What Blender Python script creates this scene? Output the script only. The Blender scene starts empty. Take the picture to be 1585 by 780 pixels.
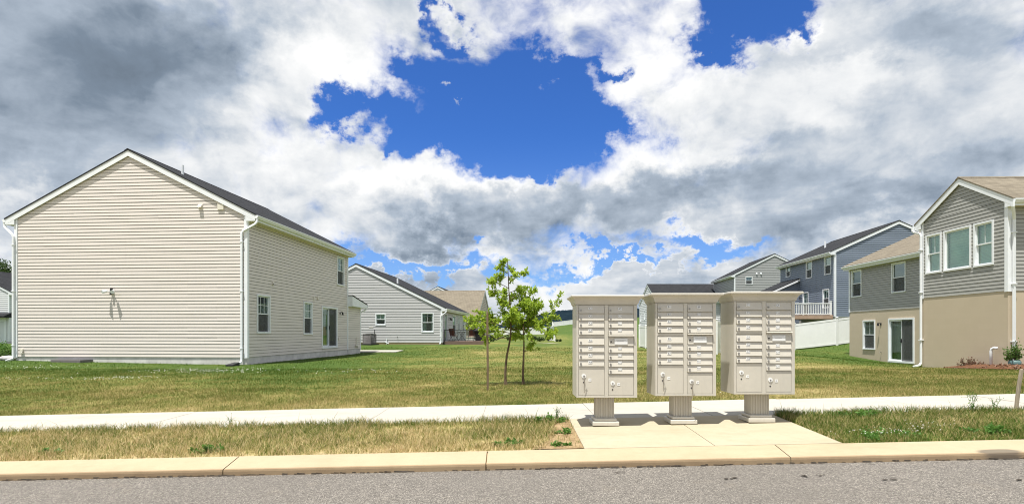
import bpy, bmesh, math, random
import numpy as np
from mathutils import Vector, Matrix
random.seed(7); rng = np.random.default_rng(11)
sc = bpy.context.scene
col = sc.collection
R = math.radians
FPX = 880.0                      # focal length in photo pixels (photo is 1585 wide)
EYE = 1.30
SUN = Vector((-0.18, -0.26, 1.0)).normalized()      # towards the sun

# ---------------------------------------------------------------- node helpers
class E:
    """tiny expression wrapper round node sockets"""
    nt = None
    def __init__(s, sock): s.s = sock
    @staticmethod
    def op(op, *a, clamp=False):
        n = E.nt.nodes.new('ShaderNodeMath'); n.operation = op; n.use_clamp = clamp
        for i, x in enumerate(a):
            if isinstance(x, E): E.nt.links.new(x.s, n.inputs[i])
            else: n.inputs[i].default_value = float(x)
        return E(n.outputs[0])
    def __add__(a, b): return E.op('ADD', a, b)
    __radd__ = __add__
    def __sub__(a, b): return E.op('SUBTRACT', a, b)
    def __rsub__(a, b): return E.op('SUBTRACT', b, a)
    def __mul__(a, b): return E.op('MULTIPLY', a, b)
    __rmul__ = __mul__
    def __truediv__(a, b): return E.op('DIVIDE', a, b)
    def __neg__(a): return E.op('MULTIPLY', a, -1.0)
def emax(a, b): return E.op('MAXIMUM', a, b)
def emin(a, b): return E.op('MINIMUM', a, b)
def clamp01(a): return E.op('ADD', a, 0.0, clamp=True)
def smooth(a, lo, hi, olo=0.0, ohi=1.0):
    n = E.nt.nodes.new('ShaderNodeMapRange'); n.interpolation_type = 'SMOOTHSTEP'
    E.nt.links.new(a.s, n.inputs[0])
    for i, x in enumerate((lo, hi, olo, ohi)): n.inputs[i+1].default_value = x
    return E(n.outputs[0])
def lin(a, lo, hi, olo=0.0, ohi=1.0):
    n = E.nt.nodes.new('ShaderNodeMapRange'); n.clamp = True
    E.nt.links.new(a.s, n.inputs[0])
    for i, x in enumerate((lo, hi, olo, ohi)): n.inputs[i+1].default_value = x
    return E(n.outputs[0])
def vec(x, y, z):
    n = E.nt.nodes.new('ShaderNodeCombineXYZ')
    for i, a in enumerate((x, y, z)):
        if isinstance(a, E): E.nt.links.new(a.s, n.inputs[i])
        else: n.inputs[i].default_value = a
    return E(n.outputs[0])
def sep(v):
    n = E.nt.nodes.new('ShaderNodeSeparateXYZ'); E.nt.links.new(v.s, n.inputs[0])
    return [E(o) for o in n.outputs]
def vop(op, a, b):
    n = E.nt.nodes.new('ShaderNodeVectorMath'); n.operation = op
    for i, x in enumerate((a, b)):
        if isinstance(x, E): E.nt.links.new(x.s, n.inputs[i])
        elif op == 'SCALE' and i == 1: n.inputs['Scale'].default_value = x
        else: n.inputs[i].default_value = x
    return E(n.outputs[0])
def noise(v, scale=1.0, detail=4.0, rough=0.5, dist=0.0, lac=2.0, color=False):
    n = E.nt.nodes.new('ShaderNodeTexNoise')
    if v is not None: E.nt.links.new(v.s, n.inputs['Vector'])
    n.inputs['Scale'].default_value = scale; n.inputs['Detail'].default_value = detail
    n.inputs['Roughness'].default_value = rough; n.inputs['Distortion'].default_value = dist
    n.inputs['Lacunarity'].default_value = lac
    return E(n.outputs['Color' if color else 'Fac'])
def voro(v, scale=1.0, feature='F1', out='Distance'):
    n = E.nt.nodes.new('ShaderNodeTexVoronoi'); n.feature = feature
    if v is not None: E.nt.links.new(v.s, n.inputs['Vector'])
    n.inputs['Scale'].default_value = scale
    return E(n.outputs[out])
def mixc(f, a, b, mode='MIX'):
    n = E.nt.nodes.new('ShaderNodeMix'); n.data_type = 'RGBA'; n.blend_type = mode
    for i, x in ((0, f), (6, a), (7, b)):
        if isinstance(x, E): E.nt.links.new(x.s, n.inputs[i])
        elif i == 0: n.inputs[0].default_value = x
        else: n.inputs[i].default_value = (x[0], x[1], x[2], 1.0)
    return E(n.outputs[2])
def ramp(f, stops):
    n = E.nt.nodes.new('ShaderNodeValToRGB'); E.nt.links.new(f.s, n.inputs[0])
    el = n.color_ramp.elements
    while len(el) < len(stops): el.new(0.5)
    for e, (p, c) in zip(el, stops): e.position = p; e.color = (c[0], c[1], c[2], 1.0)
    return E(n.outputs[0])
def obj_co():
    return E(E.nt.nodes.new('ShaderNodeTexCoord').outputs['Object'])

# ---------------------------------------------------------------- sky
def make_world():
    w = bpy.data.worlds.new("World"); sc.world = w; w.use_nodes = True
    nt = w.node_tree; nt.nodes.clear(); E.nt = nt
    D = E(nt.nodes.new('ShaderNodeTexCoord').outputs['Generated'])
    x, y, z = sep(D)
    yy = emax(y, 0.05)
    u = x / yy; v = z / yy
    # the outlines of gaps and banks are pushed about by noise so that no edge is smooth
    Pz = vec(x, y, z * 1.25)
    wa = noise(Pz, 7.0, 7.0, 0.62, color=True); wr, wg, wb_ = sep(wa)
    wb = noise(Pz, 26.0, 5.0, 0.65, color=True); br, bg_, bb = sep(wb)
    uw = u + (wr - 0.5) * 0.40 + (br - 0.5) * 0.075; vw = v + (wg - 0.5) * 0.26 + (bg_ - 0.5) * 0.060
    # cloud layer seen in perspective: bands draw together towards the horizon
    zc = emax(z, 0.0) + 0.16
    lay = noise(vec(x / zc, y / zc, 0.35), 1.15, 7.0, 0.58, dist=0.5)
    lay2 = noise(vec(x / zc, y / zc * 0.8, 2.1), 3.2, 6.0, 0.6)
    def g(px, py, rx, ry, amp=1.0, rot=0.0):
        """soft ellipse on the sky, given by the bearing it stands at"""
        du = uw - (px - 792.5) / FPX; dv = vw - (515.0 - py) / FPX
        c, s = math.cos(R(rot)), math.sin(R(rot))
        a = (du * c + dv * s) * (FPX / rx); b = (dv * c - du * s) * (FPX / ry)
        return E.op('EXPONENT', -(a * a + b * b)) * amp
    def add(*l):
        t = l[0]
        for q in l[1:]: t = t + q
        return t
    # warped direction for billowy noise
    P = vec(x, y, z * 1.25)
    W = noise(P, 5.5, 3.0, 0.5, color=True)
    Pw = vop('ADD', P, vop('SCALE', vop('SUBTRACT', W, (0.5, 0.5, 0.5)), 0.11))
    Pl = vop('ADD', Pw, (-0.012, -0.01, 0.034))
    Pl2 = vop('ADD', Pw, (-0.03, -0.02, 0.085))
    n0 = noise(Pw, 4.2, 10.0, 0.60); n1 = noise(Pl, 4.2, 6.0, 0.56); n2 = noise(Pl2, 4.2, 4.0, 0.5)
    mid = noise(Pw, 11.0, 8.0, 0.57); midl = noise(Pl, 11.0, 5.0, 0.55)
    fine = noise(Pw, 30.0, 5.0, 0.6)
    gaps = add(g(700, 165, 105, 62, 1.1), g(815, 170, 85, 75, 1.2, -25), g(770, 235, 70, 38, 0.9), g(640, 220, 55, 26, 0.8), g(915, 180, 60, 24, 0.95, -10), g(850, 215, 50, 24, 0.6, 30), g(640, 110, 34, 24, 0.6),
               g(672, 25, 46, 16, 0.85, -35), g(735, 62, 26, 16, 0.6), g(552, 172, 42, 20, 0.75), g(1115, 55, 55, 34, 1.15), g(1190, 22, 50, 26, 1.0), g(1210, 60, 26, 14, 0.6), g(1080, 80, 26, 14, 0.6),
               g(947, 95, 30, 14, 0.85), g(860, 105, 30, 14, 0.5), g(640, 405, 130, 12, 1.0, -4), g(1095, 384, 70, 16, 1.2), g(950, 414, 95, 9, 0.95), g(1160, 362, 40, 10, 0.7),
               g(735, 374, 12, 7, 0.8), g(800, 283, 26, 12, 0.7), g(590, 245, 24, 14, 0.6))
    body = add(g(683, 155, 18, 12, 1.3, -20), g(1100, 52, 22, 10, 0.5), g(1095, 385, 40, 7, 0.5, 5), g(1000, 435, 40, 14, 0.6), g(1120, 420, 55, 9, 0.7), g(640, 428, 40, 8, 0.5),
               g(150, 150, 420, 240, 0.55), g(1400, 160, 330, 230, 0.5), g(900, 330, 320, 40, 0.3), g(792, 465, 900, 45, 0.4), g(720, 340, 200, 30, 0.3))
    dens = 0.44 + body - gaps * 1.30 + (n0 - 0.5) * 0.8 + (mid - 0.5) * 1.4 + (fine - 0.5) * 0.32 + (lay2 - 0.5) * 0.35
    alpha = smooth(dens, -0.14, 0.66)
    # shading of the clouds: sunlit tops, grey thick bases
    rel = (n0 - n1) * 2.0 + (n0 - n2) * 1.2 + (mid - midl) * 1.7
    grey = add(g(110, 70, 340, 120, 0.62), g(60, 205, 200, 55, 0.30), g(360, 50, 200, 60, 0.32), g(200, 330, 240, 60, 0.20), g(1090, 290, 180, 36, 0.80, 3),
               g(1300, 330, 190, 40, 0.60, 12), g(670, 368, 110, 20, 0.75), g(1480, 45, 170, 40, 0.36, 8), g(1500, 225, 190, 26, 0.36, 10), g(1450, 300, 150, 30, 0.3, 10), g(330, 250, 130, 50, 0.22),
               g(1230, 225, 150, 26, 0.26, 10), g(900, 345, 120, 20, 0.36), g(800, 425, 110, 12, 0.3), g(560, 345, 90, 22, 0.2), g(1010, 395, 60, 10, 0.35), g(730, 15, 60, 14, 0.25), g(880, 40, 70, 20, 0.15), g(1190, 400, 50, 10, 0.3))
    bright = add(g(520, 120, 110, 70, 0.34), g(1000, 130, 130, 70, 0.36), g(900, 260, 90, 36, 0.30), g(640, 285, 140, 26, 0.30), g(1330, 120, 120, 26, 0.22, 8), g(1250, 165, 90, 26, 0.15), g(1020, 225, 110, 22, 0.2), g(60, 300, 90, 16, 0.2), g(420, 180, 90, 50, 0.15))
    edge = smooth(dens, 0.95, 0.25)
    lum = 0.615 + rel * (edge * 0.38 + 0.24) + bright * 0.95 - grey * 0.45 + edge * 0.22 + (lay - 0.5) * 0.85 + (lay2 - 0.5) * 0.40
    ccol = ramp(lin(lum, -0.12, 1.0), [(0.0, (0.145, 0.185, 0.235)), (0.30, (0.235, 0.30, 0.385)), (0.56, (0.50, 0.58, 0.685)), (0.80, (0.92, 0.945, 0.97)), (1.0, (1.15, 1.15, 1.14))])
    sky = nt.nodes.new('ShaderNodeTexSky'); sky.sky_type = 'NISHITA'; sky.sun_disc = False
    sky.sun_elevation = math.asin(SUN.z); sky.sun_rotation = math.atan2(SUN.x, SUN.y)
    sky.altitude = 150.0; sky.air_density = 1.0; sky.dust_density = 0.35; sky.ozone_density = 2.0
    blue = mixc(1.0, E(sky.outputs[0]), SKYTINT, 'MULTIPLY')
    blue = mixc(smooth(z, 0.34, 0.02, 0.0, 0.30), blue, (3.6, 4.9, 6.4))
    full = mixc(alpha, blue, vop('SCALE', ccol, CLOUDGAIN))
    below = smooth(z, -0.03, 0.0)
    full = mixc(below, (1.6, 1.7, 1.5), full)
    bg = nt.nodes.new('ShaderNodeBackground'); bg.inputs['Strength'].default_value = 0.10
    nt.links.new(full.s, bg.inputs['Color'])
    out = nt.nodes.new('ShaderNodeOutputWorld'); nt.links.new(bg.outputs[0], out.inputs[0])
    w.cycles.sampling_method = 'MANUAL'; w.cycles.sample_map_resolution = 512
SKYTINT = (0.27, 0.54, 1.03)
CLOUDGAIN = 6.2

def make_camera():
    cam = bpy.data.cameras.new('camera'); o = bpy.data.objects.new('camera', cam); col.objects.link(o)
    o.location = (0, 0, EYE); o.rotation_euler = (R(90), 0, 0)
    cam.sensor_width = 36; cam.lens = 36 * FPX / 1585.0
    cam.shift_y = 125.0 / 1585.0
    cam.clip_end = 6000; cam.clip_start = 0.05
    sc.camera = o
def make_sun():
    l = bpy.data.lights.new('sun', 'SUN'); l.energy = 5.0; l.angle = R(0.53); l.color = (1.0, 0.968, 0.91)
    o = bpy.data.objects.new('sun', l); col.objects.link(o)
    o.rotation_euler = SUN.to_track_quat('Z', 'Y').to_euler(); o.location = (-20, -30, 60)
def view():
    sc.view_settings.view_transform = 'Standard'; sc.view_settings.look = 'None'
    sc.view_settings.gamma = 1.0; sc.view_settings.use_curve_mapping = False
    sc.cycles.filter_width = 1.05
    sc.view_settings.exposure = 0.55
make_world(); make_camera(); make_sun(); view()
# ---------------------------------------------------------------- materials
def new_mat(name):
    m = bpy.data.materials.new(name); m.use_nodes = True
    nt = m.node_tree; nt.nodes.clear(); E.nt = nt
    b = nt.nodes.new('ShaderNodeBsdfPrincipled'); o = nt.nodes.new('ShaderNodeOutputMaterial')
    nt.links.new(b.outputs[0], o.inputs[0])
    return m, nt, b
def setin(nt, b, name, v):
    if isinstance(v, E): nt.links.new(v.s, b.inputs[name])
    elif isinstance(v, tuple): b.inputs[name].default_value = (*v, 1.0)
    else: b.inputs[name].default_value = v
def bump(nt, b, h, strength=0.3, dist=0.01):
    n = nt.nodes.new('ShaderNodeBump'); n.inputs['Strength'].default_value = strength; n.inputs['Distance'].default_value = dist
    nt.links.new(h.s, n.inputs['Height']); nt.links.new(n.outputs[0], b.inputs['Normal'])
def paint(name, c, rough=0.55, spec=0.35, var=0.08, scale=3.0, stretch=(1, 1, 1), bmp=0.0, bscale=60.0, metal=0.0, dirt=0.0):
    """a painted / moulded surface with faint unevenness"""
    m, nt, b = new_mat(name)
    co = obj_co(); v = vop('MULTIPLY', co, stretch)
    n = noise(v, scale, 5.0, 0.6)
    f = lin(n, 0.25, 0.75)
    c2 = tuple(x * (1 - var * 2) for x in c); c3 = tuple(min(1, x * (1 + var)) for x in c)
    cc = mixc(f, c2, c3)
    if dirt:
        st = noise(vop('MULTIPLY', co, (7, 7, 0.8)), 1.6, 5.0, 0.65)
        cc = mixc(lin(st, 0.52, 0.8, 0, dirt), cc, tuple(x * 0.45 for x in c))
    setin(nt, b, 'Base Color', cc); setin(nt, b, 'Roughness', rough); setin(nt, b, 'Specular IOR Level', spec); setin(nt, b, 'Metallic', metal)
    if bmp: bump(nt, b, noise(co, bscale, 4.0, 0.6), bmp, 0.004)
    return m
M = {}
def make_materials():
    sid = dict(rough=0.5, spec=0.3, var=0.035, scale=1.4, stretch=(0.6, 0.6, 8), dirt=0.10, bmp=0.08, bscale=30)
    M['cream'] = paint('cream_vinyl', (0.665, 0.61, 0.555), **sid)
    M['greyvinyl'] = paint('grey_vinyl', (0.475, 0.47, 0.465), **sid)
    M['sage'] = paint('sage_vinyl', (0.345, 0.342, 0.318), **sid)
    M['bluevinyl'] = paint('blue_vinyl', (0.185, 0.22, 0.272), **sid)
    M['greyvinyl2'] = paint('mid_grey_vinyl', (0.335, 0.34, 0.335), **sid)
    M['palevinyl'] = paint('pale_vinyl', (0.66, 0.67, 0.67), **sid)
    M['tanvinyl'] = paint('tan_vinyl', (0.50, 0.44, 0.355), **sid)
    M['trim'] = paint('white_trim', (0.77, 0.79, 0.81), rough=0.4, var=0.03, scale=2.0, dirt=0.06)
    M['fence'] = paint('white_fence_vinyl', (0.80, 0.80, 0.78), rough=0.35, var=0.03, dirt=0.05)
    M['soffit'] = paint('soffit', (0.70, 0.66, 0.56), var=0.04)
    M['foundation'] = paint('foundation_concrete', (0.62, 0.60, 0.57), rough=0.9, spec=0.1, var=0.12, scale=2.5, bmp=0.3, dirt=0.25)
    M['tanfound'] = paint('tan_foundation', (0.50, 0.38, 0.25), rough=0.9, spec=0.1, var=0.1, bmp=0.2)
    # painted poured wall, faint form courses
    m, nt, b = new_mat('tan_basement_wall'); co = obj_co(); x, y, z = sep(co)
    br = nt.nodes.new('ShaderNodeTexBrick'); nt.links.new(vec(x + y, z, 0.0).s, br.inputs['Vector'])
    br.inputs['Scale'].default_value = 1.0; br.inputs['Brick Width'].default_value = 0.62; br.inputs['Row Height'].default_value = 0.205
    br.inputs['Mortar Size'].default_value = 0.012; br.inputs['Mortar Smooth'].default_value = 1.0
    br.inputs['Color1'].default_value = (0.49, 0.415, 0.31, 1); br.inputs['Color2'].default_value = (0.505, 0.428, 0.322, 1); br.inputs['Mortar'].default_value = (0.49, 0.415, 0.31, 1)
    n = noise(co, 1.2, 6.0, 0.65)
    setin(nt, b, 'Base Color', mixc(lin(n, 0.3, 0.75, 0, 0.22), E(br.outputs[0]), (0.40, 0.33, 0.24)))
    setin(nt, b, 'Roughness', 0.85); setin(nt, b, 'Specular IOR Level', 0.15)
    bump(nt, b, E(br.outputs['Fac']) * -0.22 + noise(co, 50, 4) * 0.4, 0.25, 0.004); M['basement'] = m
    def shingle(name, ca, cb, cc):
        m, nt, b = new_mat(name); co = obj_co(); x, y, z = sep(co)
        wob = noise(co, 3.0, 2.0) * 0.03
        br = nt.nodes.new('ShaderNodeTexBrick'); nt.links.new(vec(x + y, z * 2.25 + wob, 0.0).s, br.inputs['Vector'])
        br.inputs['Scale'].default_value = 1.0; br.inputs['Brick Width'].default_value = 0.31; br.inputs['Row Height'].default_value = 0.145
        br.inputs['Mortar Size'].default_value = 0.010; br.inputs['Bias'].default_value = -0.1
        br.inputs['Color1'].default_value = (*ca, 1); br.inputs['Color2'].default_value = (*cb, 1); br.inputs['Mortar'].default_value = (*cc, 1)
        n = noise(co, 45.0, 3.0, 0.7); n2 = noise(co, 1.1, 4.0)
        c = mixc(lin(n, 0.3, 0.7, 0, 0.45), E(br.outputs[0]), tuple(q * 0.55 for q in ca)); c = mixc(lin(n2, 0.35, 0.7, 0, 0.3), c, cb)
        setin(nt, b, 'Base Color', c); setin(nt, b, 'Roughness', 0.92); setin(nt, b, 'Specular IOR Level', 0.12)
        bump(nt, b, E(br.outputs['Fac']) * -1.0 + n * 0.4, 0.5, 0.012); M[name] = m
    shingle('dark_shingle', (0.026, 0.027, 0.030), (0.044, 0.045, 0.048), (0.014, 0.014, 0.015))
    shingle('brown_shingle', (0.175, 0.15, 0.112), (0.255, 0.22, 0.165), (0.10, 0.085, 0.064))
    # glass: see-through with a sky reflection
    m, nt, b = new_mat('window_glass'); o = [q for q in nt.nodes if q.type == 'OUTPUT_MATERIAL'][0]; nt.nodes.remove(b)
    tr = nt.nodes.new('ShaderNodeBsdfTransparent'); tr.inputs[0].default_value = (0.80, 0.90, 0.85, 1)
    gl = nt.nodes.new('ShaderNodeBsdfGlossy'); gl.inputs['Roughness'].default_value = 0.015; gl.inputs[0].default_value = (0.78, 0.95, 0.89, 1)
    bn = nt.nodes.new('ShaderNodeBump'); bn.inputs['Strength'].default_value = 0.04; bn.inputs['Distance'].default_value = 0.02
    nt.links.new(noise(obj_co(), 1.6, 2.0).s, bn.inputs['Height']); nt.links.new(bn.outputs[0], gl.inputs['Normal'])
    fr = nt.nodes.new('ShaderNodeFresnel'); fr.inputs[0].default_value = 1.5
    fac = clamp01(E(fr.outputs[0]) * 1.25 + 0.13)
    mx = nt.nodes.new('ShaderNodeMixShader'); nt.links.new(fac.s, mx.inputs[0]); nt.links.new(tr.outputs[0], mx.inputs[1]); nt.links.new(gl.outputs[0], mx.inputs[2]); nt.links.new(mx.outputs[0], o.inputs[0]); M['glass'] = m
    # insect screen: half open weave
    m, nt, b = new_mat('insect_screen'); o = [q for q in nt.nodes if q.type == 'OUTPUT_MATERIAL'][0]
    setin(nt, b, 'Base Color', mixc(noise(obj_co(), 9.0, 3.0), (0.05, 0.053, 0.052), (0.085, 0.088, 0.085))); setin(nt, b, 'Roughness', 0.8)
    tr = nt.nodes.new('ShaderNodeBsdfTransparent'); mx = nt.nodes.new('ShaderNodeMixShader'); mx.inputs[0].default_value = 0.72
    nt.links.new(tr.outputs[0], mx.inputs[1]); nt.links.new(b.outputs[0], mx.inputs[2]); nt.links.new(mx.outputs[0], o.inputs[0]); M['screen'] = m
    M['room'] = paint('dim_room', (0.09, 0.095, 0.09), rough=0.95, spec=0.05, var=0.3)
    M['blind'] = paint('window_blind', (0.42, 0.47, 0.44), rough=0.8, var=0.05, scale=2, stretch=(1, 1, 20))
    M['greenblind'] = paint('pale_green_shade', (0.70, 0.86, 0.78), rough=0.8, var=0.08, scale=1.2)
    M['curtain'] = paint('curtain', (0.42, 0.50, 0.48), rough=0.9, var=0.15, scale=2.0, stretch=(9, 9, 0.5))
    M['mailmetal'] = paint('almond_powder_coat', (0.565, 0.53, 0.448), rough=0.38, spec=0.45, var=0.05, scale=3.5, bmp=0.05, bscale=200, dirt=0.22)
    M['mailgap'] = paint('door_gap', (0.12, 0.105, 0.085), rough=0.8, var=0.1)
    M['steel'] = paint('brushed_steel', (0.42, 0.40, 0.37), rough=0.4, metal=0.7, var=0.15, scale=30)
    M['white_label'] = paint('white_label', (0.78, 0.78, 0.75), rough=0.5, var=0.03)
    M['ink'] = paint('label_ink', (0.03, 0.03, 0.035), rough=0.6, var=0.1)
    M['black'] = paint('black_metal', (0.018, 0.018, 0.02), rough=0.5, var=0.2)
    M['darkcover'] = paint('black_vinyl_cover', (0.012, 0.012, 0.014), rough=0.45, var=0.3, scale=5, bmp=0.3, bscale=12)
    M['acgrey'] = paint('condenser_grey', (0.17, 0.155, 0.15), rough=0.6, var=0.1, stretch=(30, 30, 1))
    M['deckwood'] = paint('deck_composite', (0.17, 0.115, 0.09), rough=0.8, var=0.15, scale=3, stretch=(1, 1, 12))
    M['sling'] = paint('brown_sling', (0.14, 0.05, 0.03), rough=0.8, var=0.15)
    M['decktan'] = paint('deck_rim_tan', (0.42, 0.29, 0.21), rough=0.8, var=0.1)
    M['stakewood'] = paint('weathered_stake_wood', (0.20, 0.145, 0.095), rough=0.95, spec=0.1, var=0.22, scale=4, stretch=(14, 14, 1), bmp=0.4, bscale=40)
    M['greystake'] = paint('grey_weathered_wood', (0.34, 0.285, 0.21), rough=0.95, spec=0.1, var=0.22, scale=4, stretch=(14, 14, 1), bmp=0.4, bscale=40)
    M['bark'] = paint('young_bark', (0.15, 0.108, 0.068), rough=0.95, spec=0.1, var=0.3, scale=9, stretch=(3, 3, 1), bmp=0.6, bscale=50)
    M['rope'] = paint('dark_strap', (0.04, 0.03, 0.025), rough=0.9, var=0.2)
    M['blackplastic'] = paint('black_plastic', (0.03, 0.03, 0.032), rough=0.7, var=0.2)  # plain black plastic of the splash block and condenser slab
    M['garage'] = paint('garage_door_white', (0.66, 0.68, 0.70), rough=0.5, var=0.03)
    M['rock'] = paint('pale_rock', (0.42, 0.41, 0.40), rough=0.9, var=0.2, scale=6, bmp=0.6, bscale=20)
    M['mulch'] = paint('red_brown_mulch', (0.16, 0.08, 0.045), rough=1.0, spec=0.05, var=0.35, scale=22, bmp=1.0, bscale=60)
    M['petal'] = paint('clover_flower', (0.72, 0.70, 0.62), rough=0.8, var=0.1)
    M['potgreen'] = paint('blue_green_pot', (0.12, 0.20, 0.19), rough=0.5, var=0.15)
    def leaf(name, a, bcol, trans=0.35):
        m, nt, b = new_mat(name); o = [q for q in nt.nodes if q.type == 'OUTPUT_MATERIAL'][0]
        at = nt.nodes.new('ShaderNodeAttribute'); at.attribute_name = 'rnd'
        f = E(at.outputs['Fac'])
        c = mixc(f, a, bcol); setin(nt, b, 'Base Color', c); setin(nt, b, 'Roughness', 0.5); setin(nt, b, 'Specular IOR Level', 0.3)
        tl = nt.nodes.new('ShaderNodeBsdfTranslucent'); nt.links.new(mixc(0.4, c, tuple(min(1, 1.7 * q) for q in bcol)).s, tl.inputs[0])
        mx = nt.nodes.new('ShaderNodeMixShader'); mx.inputs[0].default_value = trans
        nt.links.new(b.outputs[0], mx.inputs[1]); nt.links.new(tl.outputs[0], mx.inputs[2]); nt.links.new(mx.outputs[0], o.inputs[0]); M[name] = m
    leaf('oak_leaf', (0.125, 0.23, 0.022), (0.44, 0.54, 0.072), 0.5)
    leaf('dark_leaf', (0.03, 0.06, 0.018), (0.075, 0.12, 0.03), 0.3)
    leaf('shrub_leaf', (0.05, 0.11, 0.02), (0.12, 0.20, 0.04), 0.35)
    leaf('red_leaf', (0.07, 0.07, 0.03), (0.20, 0.085, 0.06), 0.3)
    leaf('weed_leaf', (0.07, 0.16, 0.025), (0.14, 0.26, 0.05), 0.4)
    leaf('mulch_chip', (0.08, 0.036, 0.02), (0.22, 0.12, 0.07), 0.02)

# ---------------------------------------------------------------- mesh builder
class F:
    """a wall frame: origin, direction along the wall, outward normal"""
    def __init__(s, o, u, n): s.o = Vector(o); s.u = Vector(u).normalized(); s.n = Vector(n).normalized()
    def p(s, a, z, off=0.0): return s.o + s.u * a + s.n * off + Vector((0, 0, z))
class MB:
    def __init__(s): s.v = []; s.f = []; s.m = []; s.rnd = []
    def face(s, pts, m=0):
        i = len(s.v); s.v += [tuple(p) for p in pts]; s.f.append(tuple(range(i, i + len(pts)))); s.m.append(m)
    def hexa(s, p, m=0):
        """8 points: bottom ring then top ring, shared verts"""
        i = len(s.v); s.v += [tuple(q) for q in p]
        for f in ((3, 2, 1, 0), (4, 5, 6, 7), (0, 1, 5, 4), (1, 2, 6, 5), (2, 3, 7, 6), (3, 0, 4, 7)):
            s.f.append(tuple(i + k for k in f)); s.m.append(m)
    def box(s, x0, x1, y0, y1, z0, z1, m=0):
        s.hexa([(x0, y0, z0), (x1, y0, z0), (x1, y1, z0), (x0, y1, z0), (x0, y0, z1), (x1, y0, z1), (x1, y1, z1), (x0, y1, z1)], m)
    def fbox(s, fr, a0, a1, z0, z1, o0, o1, m=0):
        P = fr.p
        s.hexa([P(a0, z0, o1), P(a1, z0, o1), P(a1, z0, o0), P(a0, z0, o0), P(a0, z1, o1), P(a1, z1, o1), P(a1, z1, o0), P(a0, z1, o0)], m)
    def prism(s, poly, d, m=0):
        """polygon of 3d points pushed by vector d"""
        n = len(poly); i = len(s.v); d = Vector(d)
        s.v += [tuple(p) for p in poly] + [tuple(Vector(p) + d) for p in poly]
        s.f.append(tuple(range(i + n - 1, i - 1, -1))); s.m.append(m); s.f.append(tuple(range(i + n, i + 2 * n))); s.m.append(m)
        for k in range(n):
            s.f.append((i + k, i + (k + 1) % n, i + n + (k + 1) % n, i + n + k)); s.m.append(m)
    def tube(s, pts, r, n=8, m=0, flat=1.0, cap=True, square=False):
        pts = [Vector(p) for p in pts]; rs = r if isinstance(r, (list, tuple)) else [r] * len(pts)
        rings = []; prev = None
        for k, p in enumerate(pts):
            t = (pts[min(k + 1, len(pts) - 1)] - pts[max(k - 1, 0)]).normalized()
            ref = Vector((0, 1, 0)) if abs(t.y) < 0.9 else Vector((1, 0, 0))
            a = t.cross(ref).normalized() if prev is None else (prev - t * prev.dot(t)).normalized()
            prev = a; b = t.cross(a)
            ring = []
            for q in range(n):
                an = 2 * math.pi * (q + (0.5 if square else 0)) / n
                ring.append(len(s.v)); s.v.append(tuple(p + (a * math.cos(an) + b * math.sin(an) * flat) * rs[k]))
            rings.append(ring)
        for k in range(len(rings) - 1):
            for q in range(n):
                s.f.append((rings[k][q], rings[k][(q + 1) % n], rings[k + 1][(q + 1) % n], rings[k + 1][q])); s.m.append(m)
        if cap:
            s.f.append(tuple(rings[0][::-1])); s.m.append(m); s.f.append(tuple(rings[-1])); s.m.append(m)
    def lathe(s, c, prof, n=16, m=0):
        """profile of (radius, z) turned round the vertical through c"""
        i = len(s.v)
        for r, z in prof:
            for q in range(n):
                a = 2 * math.pi * q / n; s.v.append((c[0] + r * math.cos(a), c[1] + r * math.sin(a), c[2] + z))
        for k in range(len(prof) - 1):
            for q in range(n):
                s.f.append((i + k * n + q, i + k * n + (q + 1) % n, i + (k + 1) * n + (q + 1) % n, i + (k + 1) * n + q)); s.m.append(m)
        s.f.append(tuple(i + q for q in range(n))[::-1]); s.m.append(m)
        s.f.append(tuple(i + (len(prof) - 1) * n + q for q in range(n))); s.m.append(m)
    def build(s, name, mats, parent=None, bevel=0.0, smooth=False, label=None):
        me = bpy.data.meshes.new(name); me.from_pydata(s.v, [], s.f)
        if not isinstance(mats, (list, tuple)): mats = [mats]
        for q in mats: me.materials.append(M[q] if isinstance(q, str) else q)
        me.polygons.foreach_set('material_index', s.m)
        if smooth: me.polygons.foreach_set('use_smooth', [True] * len(s.f))
        me.update()
        o = bpy.data.objects.new(name, me); col.objects.link(o)
        if parent: o.parent = parent
        if bevel:
            b = o.modifiers.new('bevel', 'BEVEL'); b.width = bevel; b.segments = 2; b.limit_method = 'ANGLE'
            o.modifiers.new('wn', 'WEIGHTED_NORMAL').keep_sharp = True
            me.polygons.foreach_set('use_smooth', [True] * len(s.f))
        if label: o['label'] = label
        return o
def tag(o, label, cat, group=None):
    o['label'] = label; o['category'] = cat
    if group: o['group'] = group
    return o
def thing(name, label, cat, loc=(0, 0, 0), rz=0.0, group=None):
    o = bpy.data.objects.new(name, None); col.objects.link(o); o.empty_display_size = 0.3
    o.location = loc; o.rotation_euler = (0, 0, rz)
    return tag(o, label, cat, group)
def kind(o, k): o['kind'] = k; return o
def children_of(o): return list(o.children)
def copy_tree(o, parent=None):
    c = o.copy(); col.objects.link(c); c.parent = parent
    for ch in list(o.children): copy_tree(ch, c)
    return c
def pick(px, Y): return (px - 792.5) / FPX * Y

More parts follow.
